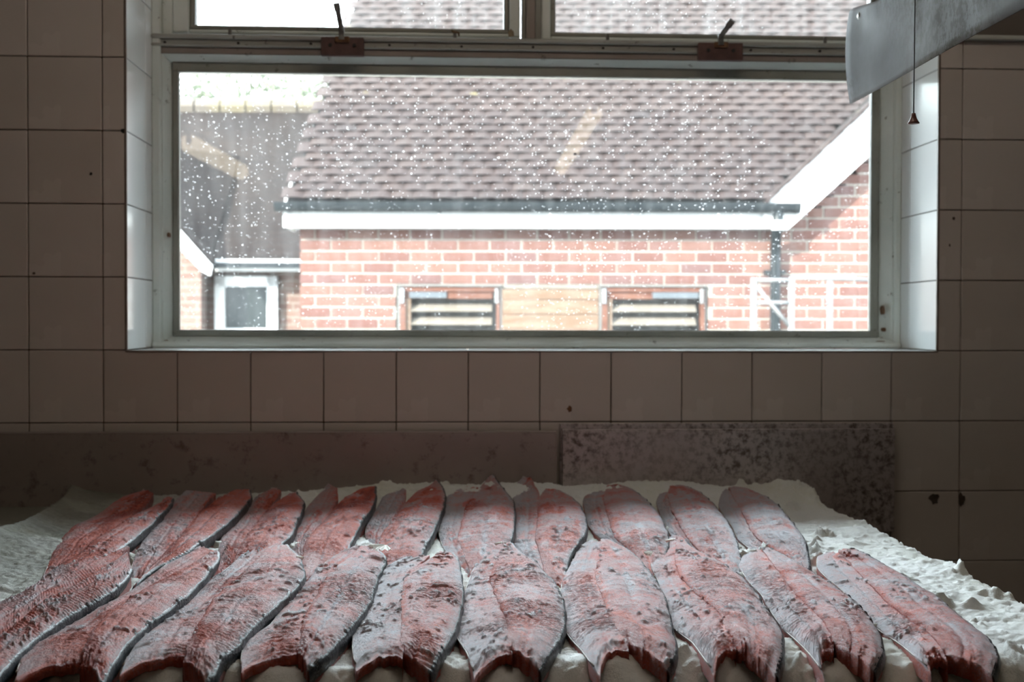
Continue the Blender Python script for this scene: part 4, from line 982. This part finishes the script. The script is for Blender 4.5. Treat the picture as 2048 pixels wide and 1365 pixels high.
# openings (vents and boarded panel)
va = [(Lb(795, 600)[0], Lb(1003, 600)[0]), (Lb(1003, 600)[0], Lb(1198, 600)[0]), (Lb(1198, 600)[0], Lb(1412, 600)[0])]
vz1 = Lb(900, 571)[1]; vz0 = -.62
mm = MB(); AR = 4.6; GZ1 = zeave + .25
ybox(mm, a_left + .012, va[0][0] - .01, BW + .005, BW + .25, -1.31, zeave + .12)
ybox(mm, va[2][1] + .01, AR, BW + .005, BW + .25, -1.31, zeave + .12)
ybox(mm, va[0][0] - .01, va[2][1] + .01, BW + .005, BW + .25, vz1 + .004, zeave + .12)
ybox(mm, va[0][0] - .01, va[2][1] + .01, BW + .005, BW + .25, -1.31, vz0)
ybox(mm, a_left + .012, a_left + .25, BW + .26, BW + 3.0, -1.31, zeave + .12)
# gable core
S43 = math.tan(math.radians(43))
g0 = yp(1540, 395, BW - .12)
qq3 = yp(1572, 462, BW - .12); qq2 = yp(1755, 296, BW - .12); slq = (qq2[1] - qq3[1]) / (qq2[0] - qq3[0])
def zlow(a): return qq3[1] + slq * (a - qq3[0])

mm.prism([yard(g0[0] + .20, BW + .005, zeave), yard(AR, BW + .005, zeave), yard(AR, BW + .005, zeave + (AR - g0[0] - .20) * S43)], HF * .2)
mm.build('mortar_bed', M_mortar, wl)
course = .0752; bl_ = .2135; gm_ = .013
z_ref = Lb(700, 499)[1]            # a bed joint measured here
bm_ = {}
nb = 0; fieldb = MB()
zz0 = z_ref - 40 * course
cands = []
for r in range(-12, 32):
    z0 = z_ref - .004 + r * course - 4 * course; z1 = z0 + course - gm_
    if z0 < -1.3: continue
    off = (r % 2) * bl_ / 2
    k = 0
    x = a_left - off
    while x < AR:
        xa_, xb_ = max(x, a_left) , min(x + bl_ - gm_, AR)
        x += bl_
        if xb_ - xa_ < .03: continue
        zc = (z0 + z1) / 2
        segs = [(xa_, xb_)]
        if z1 > vz0 and z0 < vz1 + .003:
            segs = []
            if xa_ < va[0][0] - .012: segs.append((xa_, min(xb_, va[0][0] - .012)))
            if xb_ > va[2][1] + .012: segs.append((max(xa_, va[2][1] + .012), xb_))
        for (p, q) in segs:
            if q - p < .025: continue
            if z1 > zeave + .02:
                # only inside the gable
                if p < qq3[0] - .25 or z1 > zlow(q) + .02 and z1 > zlow(p) + .12: continue
            cands.append((p, q, z0, z1))
def vis_key(c):
    return 0 if (c[0] < 2.55 and c[3] > -.12) else 1
cands.sort(key=lambda c: (vis_key(c), abs(c[0] - .6)))
for n_, (p, q, z0, z1) in enumerate(cands):
    if n_ < 285:
        w, h = round(q - p, 3), round(z1 - z0, 4)
        if (w, h) not in bm_:
            t_ = MB(); t_.obox((0, 0, 0), (1, 0, 0), (0, 1, 0), (0, 0, 1), w / 2, .03, h / 2); bm_[(w, h)] = t_.mesh('brick', M_brick)
        o = bpy.data.objects.new('brick', bm_[(w, h)]); COL.objects.link(o); o.parent = wl
        o.location = Vector(yard((p + q) / 2, BW + .03 + random.uniform(-.0015, .0015), (z0 + z1) / 2)) - Vector(bld.location)
        o.rotation_euler = (0, 0, -YAW); nb += 1
    else: ybox(fieldb, p, q, BW, BW + .03, z0, z1)
fieldb.build('brickwork', M_brick, wl, kind='stuff')
# roof
EB = BW - .12; ge = Lb(1000, 401, EB)
gc, gs = .044, .0563               # run and rise of one course
ez = ge[1]
rf = empty('roof', (0, 0, 0)); rf.parent = bld; rf.location = (0, 0, 0)
def verge_a(n): return yp(562, 400, EB)[0] + .0093 * n
NR = 35
def valley_a(z): return g0[0] + max(0.0, (z - g0[1])) / S43
aR = AR
mm = MB()
mm.prism([yard(verge_a(0) + .03, EB + .01, ez - .03), yard(g0[0], EB + .01, ez - .03), yard(g0[0] + NR * gs / S43, EB + NR * gc + .01, ez + NR * gs - .03), yard(verge_a(NR) + .03, EB + NR * gc + .01, ez + NR * gs - .03)], np.array((0, 0, -.02)))
mm.build('roof_deck', M_batten, rf)
tw = .145; ti = MB()
# one tile: slightly cambered plate, thicker nose
npt = 5
vs = []; fs = []
for j, (s0, lift_) in enumerate(((0, .020), (.115, -.002))):
    for k in range(npt):
        u = k / (npt - 1); cam_ = .010 * (1 - (2 * u - 1) ** 2)
        vs.append(((u - .5) * (tw - .003), s0, lift_ + cam_)); 
for k in range(npt):
    u = k / (npt - 1); cam_ = .010 * (1 - (2 * u - 1) ** 2); vs.append(((u - .5) * (tw - .003), .002, .009 + cam_))
for k in range(npt - 1): fs += [(k, k + 1, npt + k + 1, npt + k), (2 * npt + k, 2 * npt + k + 1, k + 1, k)]
ti.add(vs, fs)
tile_me = ti.mesh('roof_tile', M_rtile)
ang = math.atan2(gs, gc); slope_dir = (HF * math.cos(ang) + np.array((0, 0, math.sin(ang)))); nrm = np.cross(HR, slope_dir)
Rm = Matrix((tuple(HR), tuple(slope_dir), tuple(nrm))).transposed().to_euler()
Rm3 = np.array([HR, slope_dir, nrm]).T
tl = []
for n in range(NR):
    z = ez + n * gs; bb = EB + n * gc
    a = verge_a(n) + (n % 2) * tw / 2 - (tw / 2 if n % 2 else 0) * 0
    while a < valley_a(z) + .02:
        tl.append((n, a + tw / 2, bb, z)); a += tw
# nearest/largest first: the first 300 are parts
tl.sort(key=lambda q: (q[0]))
fieldr = MB(); base_vs = np.array(vs)
for i, (n, a, bb, z) in enumerate(tl):
    c = yard(a, bb, z) + nrm * random.uniform(-.002, .002)
    if i < 300:
        o = bpy.data.objects.new('roof_tile', tile_me); COL.objects.link(o); o.parent = rf
        o.location = Vector(c) - Vector(bld.location); o.rotation_euler = Rm
    else:
        fieldr.add(base_vs @ Rm3.T + c, fs)
fieldr.build('roof_tile_field', M_rtile, rf, kind='stuff')
mm = MB(); mm.tube([yard(verge_a(NR) - .05, EB + NR * gc, ez + NR * gs + .01), yard(6, EB + NR * gc, ez + NR * gs + .01)], .09, 10); mm.build('ridge', M_rtile, rf)
# back slope so that the roof is a solid
mm = MB(); mm.prism([yard(verge_a(NR), EB + NR * gc, ez + NR * gs), yard(6, EB + NR * gc, ez + NR * gs), yard(6, EB + 2 * NR * gc, ez), yard(verge_a(0), EB + 2 * NR * gc, ez)], np.array((0, 0, -.03))); mm.build('rear_slope', M_froof, rf)
# fascia, soffit, gutter, end cap
f0 = yp(566, 440, EB); f1 = yp(1600, 440, EB); fz1 = yp(1000, 405, EB)[1]; fz0 = yp(1000, 456, EB)[1]
mm = MB(); ybox(mm, f0[0], f1[0] - .12, EB, EB + .02, fz0, fz1); mm.build('fascia', M_upvc, bld)
mm = MB(); ybox(mm, f0[0], f1[0] - .12, EB + .02, BW, fz0, fz0 + .012); mm.build('soffit', M_upvc, bld)
mm = MB(); mm.prism([yard(f0[0], EB + .001, fz0), yard(f0[0], BW + .25, fz0), yard(f0[0], BW + .25, fz1 + .25), yard(f0[0], EB + .001, fz1 - .02)], HR * .015); mm.build('box_end', M_upvc, bld)
gu0 = yp(550, 413, EB - .06); gu1 = yp(1600, 419, EB - .06)
mm = MB(); R_ = .050; n_ = 12; A0, A1 = gu0[0], gu1[0]; zc = yp(1000, 406, EB - .06)[1]
prof = [(EB - .055 + R_ * math.cos(math.pi + math.pi * k / n_), zc + R_ * math.sin(math.pi + math.pi * k / n_) * 1.25) for k in range(n_ + 1)]
inn = [(EB - .055 + (R_ - .004) * math.cos(math.pi + math.pi * k / n_), zc + (R_ - .004) * math.sin(math.pi + math.pi * k / n_) * 1.25) for k in range(n_ + 1)][::-1]
mm.prism([yard(A0, p[0], p[1]) for p in prof + inn], HR * (A1 - A0)); mm.build('gutter', M_gutter, bld)
for px in (575, 875, 1280, 1590):
    aa = yp(px, 413, EB - .06)[0]; mm = MB()
    pr2 = [(EB - .055 + (R_ + .004) * math.cos(math.pi + math.pi * k / n_), zc + (R_ + .004) * math.sin(math.pi + math.pi * k / n_) * 1.25) for k in range(n_ + 1)] + prof[::-1]
    mm.prism([yard(aa, p[0], p[1]) for p in pr2], HR * .03); mm.build('gutter_joint', M_gutter, bld)
# downpipe with swan neck
d0 = yp(1556, 450, EB - .05); dpx = yp(1551, 600, BW - .06)
mm = MB()
mm.tube([yard(d0[0], EB - .055, zc - .03), yard(d0[0], EB - .055, fz0 + .02), yard(d0[0] - .005, EB - .02, fz0 - .04), yard(dpx[0], BW - .055, fz0 - .11), yard(dpx[0], BW - .055, fz0 - .2), yard(dpx[0], BW - .055, -1.3)], .034, 14)
mm.build('downpipe', M_gutter, bld, smooth=True)
mm = MB(); mm.tube([yard(d0[0], EB - .055, fz0 + .045), yard(d0[0], EB - .055, fz0 - .015)], .042, 14); mm.build('pipe_socket', mat('pale_pipe_socket', (.22, .24, .25), .35), bld)
for z_ in (yp(1551, 545, BW)[1],):
    mm = MB(); ybox(mm, dpx[0] - .07, dpx[0] + .07, BW - .06, BW + .01, z_ - .012, z_ + .012); mm.build('pipe_clip', M_gutter, bld)
# gable bargeboard and verge
q0 = yp(1541, 398, EB); q1 = yp(1755, 198, EB); q2 = yp(1755, 296, EB); q3 = yp(1572, 462, EB)
sl1 = (q1[1] - q0[1]) / (q1[0] - q0[0]); sl2 = (q2[1] - q3[1]) / (q2[0] - q3[0]); ext = 1.6
mm = MB(); mm.prism([yard(q0[0], EB - .03, q0[1]), yard(q3[0] - .16, EB - .03, q3[1] + .09), yard(q3[0], EB - .03, q3[1]), yard(q2[0] + ext, EB - .03, q2[1] + ext * sl2), yard(q1[0] + ext, EB - .03, q1[1] + ext * sl1)], HF * .03)
mm.build('bargeboard', M_upvc, bld)
mm = MB(); mm.prism([yard(q3[0], EB, q3[1] + .015), yard(q2[0] + ext, EB, q2[1] + ext * sl2 + .015), yard(q2[0] + ext, EB, q2[1] + ext * sl2), yard(q3[0], EB, q3[1])], HF * .12)
mm.build('verge_soffit', M_upvc, bld)
nv_ = 26; dA = np.array((q1[0] - q0[0], q1[1] - q0[1])); dl = np.linalg.norm(dA); dA /= dl
for k in range(nv_):
    s_ = -.02 + k * .095; a_, z_ = q0[0] + dA[0] * s_, q0[1] + dA[1] * s_
    ax3 = HR * dA[0] + np.array((0, 0, dA[1])); up3 = np.cross(ax3, HF); up3 = up3 if up3[2] > 0 else -up3
    mm = MB(); mm.obox(yard(a_ + .02, EB + .04, z_ + .02) + up3 * (.006 + .004 * (k % 2)), ax3, HF, up3, .06, .10, .009); mm.build('verge_tile', M_rtile, rf)
mm = MB(); e3 = 3.2
mm.prism([yard(q0[0], EB + .05, q0[1]), yard(q0[0] + e3, EB + .05, q0[1] + e3 * sl1), yard(q0[0] + e3, EB + 3.6, q0[1] + e3 * sl1), yard(q0[0], EB + 3.6, q0[1])], np.array((0, 0, .015)))
mm.build('gable_slope', M_froof, rf)
# vents
def vent(a0, a1, flip, lab):
    v = empty('louvre_vent', (0, 0, 0)); v.parent = bld; v['label'] = lab
    fw = .035
    def b(nm, mt, *args):
        q = MB(); ybox(q, *args); q.build(nm, mt, v)
    b('dark_void', M_void, a0, a1, BW + .10, BW + .12, vz0, vz1)
    b('frame', M_black, a0, a0 + .02, BW - .012, BW + .1, vz0, vz1)
    b('frame', M_wood, a0 + .02, a0 + .02 + fw, BW - .02, BW + .1, vz0, vz1 - .03)
    b('frame', M_wood, a1 - fw, a1 - .012, BW - .02, BW + .1, vz0, vz1 - .03)
    b('frame', M_black, a1 - .012, a1, BW - .012, BW + .1, vz0, vz1)
    b('frame', M_black, a0, a1, BW - .03, BW + .1, vz1 - .008, vz1 + .004)
    b('head_board', M_wood, a0 + .02, a1 - .02, BW - .015, BW + .02, vz1 - .042, vz1 - .008)
    b('head_board', M_wood, a0 + .06, a1 - .06, BW + .0, BW + .03, vz1 - .090, vz1 - .042)
    m0, m1 = (a0 + .08, a0 + .33) if not flip else (a1 - .36, a1 - .05)
    b('metal_flashing', mat('lead_flashing', (.028, .032, .036), .5, 0, .1), m0, m1, BW - .012, BW + .0, vz1 - .085, vz1 - .045)
    b('hinge', mat('hinge_grey', (.07, .08, .085), .45, 0, .1), a0 + .022, a0 + .045, BW - .03, BW - .02, vz1 - .12, vz1 - .02)
    b('hinge', M_galv, a1 - .045, a1 - .022, BW - .03, BW - .02, vz1 - .12, vz1 - .02)
    for k in range(8):
        zt = vz1 - .125 - k * .090; q = MB()
        p = [yard(a0 + .085, BW + .01, zt - .035), yard(a0 + .085, BW + .03, zt - .050), yard(a0 + .085, BW + .09, zt + .005), yard(a0 + .085, BW + .075, zt + .02)]
        p = [yard(a0 + .085, BW - .002, zt - .050), yard(a0 + .085, BW + .012, zt - .056), yard(a0 + .085, BW + .07, zt - .008), yard(a0 + .085, BW + .058, zt + .0)]
        q.prism(p, HR * (a1 - a0 - .15)); q.build('slat', M_slat, v)
    b('inner_board', M_board, a0 + .055, a0 + .088, BW + .0, BW + .08, vz0, vz1 - .09)
vent(*va[0], False, 'left louvre vent in the brick wall'); vent(*va[2], True, 'right louvre vent in the brick wall')
zt = vz1 + .002
pb = empty('board_panel', (0, 0, 0)); pb.parent = bld
for k, h in enumerate((.028, .072, .098, .098, .1, .1, .1, .1, .1)):
    mm = MB(); ybox(mm, va[1][0] + .003, va[1][1] - .003, BW - .004 - .003 * (k % 2), BW + .03, zt - h + .005, zt); mm.build('board', M_slat if k == 0 else M_board, pb); zt -= h

# ------------------------------------------------------------------ railing in the yard at the right
RB = 6.6
rl = empty('yard_railing', tuple(yard(*[(yp(1583, 600, RB)[0])], RB, -1.3)), label='pale metal handrail standing in the yard before the right brick wall', cat='railing')
for px, bb in ((1508, RB), (1583, RB), (1660, RB + .5)):
    a_, z_ = yp(px, 556, bb); mm = MB(); mm.tube([yard(a_, bb, -1.3), yard(a_, bb, z_)], .018, 10); mm.build('post', M_galv, rl, smooth=True)
for (p, q, bb) in (((1508, 561), (1583, 561), RB), ((1508, 606), (1583, 606), RB), ((1583, 556), (1760, 560), RB + .25), ((1512, 572), (1583, 658), RB)):
    a_, z_ = yp(*p, bb); c_, e_ = yp(*q, bb); mm = MB(); mm.tube([yard(a_, bb, z_), yard(c_, bb, e_)], .012, 8); mm.build('rail', M_galv, rl, smooth=True)

# ------------------------------------------------------------------ far building at the left
FB = 12.0
fb = empty('far_cottage', tuple(yard(-2.6, FB, -1.3)), label='distant brick cottage with a brown roof and white window at the left', cat='building')
ew = FB - .3
e0, ez0 = yp(430, 517, ew)
mm = MB(); ybox(mm, -6.5, 1.0, FB, FB + .3, -1.3, yp(500, 535, FB)[1] + .1)
mm.build('wall', M_fbrick, fb)
rt = 1.87
mm = MB(); mm.prism([yard(-6.5, ew, ez0), yard(1.0, ew, ez0), yard(1.0, ew + rt, ez0 + rt), yard(-6.5, ew + rt, ez0 + rt)], np.array((0, 0, -.05))); mm.build('roof', M_froof, fb)
mm = MB(); mm.prism([yard(-6.5, ew + rt, ez0 + rt), yard(1.0, ew + rt, ez0 + rt), yard(1.0, ew + 2 * rt, ez0), yard(-6.5, ew + 2 * rt, ez0)], np.array((0, 0, -.05))); mm.build('rear_roof', M_froof, fb)
x = -6.4
while x < .9:
    mm = MB(); mm.tube([yard(x, ew + rt, ez0 + rt), yard(x + .28, ew + rt, ez0 + rt)], .10, 8); mm.build('ridge_tile', M_ridge, fb); x += .30
mm = MB(); ybox(mm, -3.0, 1.0, ew - .02, ew, ez0 - .13, ez0 - .01); mm.build('fascia', M_upvc, fb)
mm = MB(); ybox(mm, e0, 1.0, ew - .10, ew - .02, ez0 - .10, ez0 - .045); mm.build('gutter', M_gutter, fb)
# projecting wing whose right slope turns away from the sun
W1 = 11.45
ap = yp(203, 283, W1); ev = yp(426, 532, W1); fr_ = yp(480, 322, ew + 1.141); vb = yp(425, 514, ew)
mm = MB(); mm.prism([yard(ap[0], W1, ap[1]), yard(ev[0], W1, ev[1]), yard(vb[0], ew - .02, vb[1] + .02), yard(fr_[0], ew + 1.12, fr_[1] + .02)], np.array((0, 0, .03))); mm.build('wing_roof', M_froof, fb)
sl_ = (ev[1] - ap[1]) / (ev[0] - ap[0])
mm = MB(); mm.prism([yard(ap[0], W1 - .03, ap[1]), yard(ev[0], W1 - .03, ev[1]), yard(ev[0] - .02, W1 - .03, ev[1] - .10), yard(ev[0] - .10, W1 - .03, ev[1] - .06), yard(ap[0], W1 - .03, ap[1] - .26)], HF * .03); mm.build('bargeboard', M_upvc, fb)
mm = MB(); mm.prism([yard(-4.8, W1 + .15, -1.3), yard(ev[0] - .16, W1 + .15, -1.3), yard(ev[0] - .16, W1 + .15, ev[1] - .02), yard(ap[0], W1 + .15, ap[1] - .1), yard(-4.8, W1 + .15, .4)], HF * .2); mm.build('wing_wall', M_fbrick, fb)
w0 = yp(430, 553, FB - .06); w1 = yp(555, 665, FB - .06)
wn = empty('window', (0, 0, 0)); wn.parent = fb
def wbox(nm, mt, *a):
    q = MB(); ybox(q, *a); q.build(nm, mt, wn)
fw = .105
wbox('frame', M_upvc, w0[0], w1[0], FB - .08, FB - .02, w0[1] - fw, w0[1]); wbox('frame', M_upvc, w0[0], w0[0] + fw, FB - .08, FB - .02, -.85, w0[1])
wbox('frame', M_upvc, w1[0] - fw, w1[0], FB - .08, FB - .02, -.85, w0[1]); wbox('glazing_bar', M_upvc, w0[0], w1[0], FB - .07, FB - .02, yp(490, 662, FB)[1] - .05, yp(490, 657, FB)[1])
wbox('pane', mat('far_window_glass', (.006, .008, .008), .3, 0, .1), w0[0], w1[0], FB - .045, FB - .02, -.85, w0[1])
# ground of the yard
s = MB(); s.box(-14, 16, 0.34, 24, -.12, -.02); s.build('yard_ground', M_ground, None, kind='structure', label='paved yard between the buildings')

# ------------------------------------------------------------------ pale trees beyond the cottage
rg = np.random.RandomState(5)
def tree(a, bb, h, r, lab):
    g = empty('leafy_tree', tuple(yard(a, bb, -1.3)), label=lab, cat='tree', group='trees beyond the cottage')
    mm = MB(); mm.tube([yard(a, bb, -1.3), yard(a + .1, bb, h * .5), yard(a, bb, h)], [.22, .15, .05], 8); mm.build('trunk', M_bark, g)
    n = 6500; d = rg.normal(size=(n, 3)); d /= np.linalg.norm(d, axis=1)[:, None]; rad = rg.uniform(.45, 1, n) ** .5 * r * (0.8 + .35 * vn(d[:, 0] * 3 + 9, d[:, 2] * 3 + d[:, 1] * 2, 5))
    c = yard(a, bb, h) ; pc_ = c + d * rad[:, None] * np.array((1, 1, .95))
    u = rg.normal(size=(n, 3)); u /= np.linalg.norm(u, axis=1)[:, None]; w = np.cross(u, d); w /= np.linalg.norm(w, axis=1)[:, None] + 1e-9
    s_ = rg.uniform(.03, .075, n)[:, None]
    V = np.stack([pc_ - u * s_, pc_ + w * s_ * .6, pc_ + u * s_, pc_ - w * s_ * .6], 1).reshape(-1, 3)
    me = bpy.data.meshes.new('foliage'); me.from_pydata([tuple(v) for v in V], [], [tuple(range(4 * i, 4 * i + 4)) for i in range(n)]); me.materials.append(M_leaf)
    link('foliage', me, g, kind='stuff')
tree(-6.9, 20, 3.5, 1.5, 'pale green tree above the cottage ridge, at the left jamb')
tree(-4.9, 22, 3.9, 1.5, 'pale green tree above the middle of the cottage ridge')
tree(-3.0, 20, 3.3, 1.3, 'pale green tree beside the edge of the tiled roof')
print('fish', len(front) + len(back), 'bricks', nb, 'tiles', len(tl))
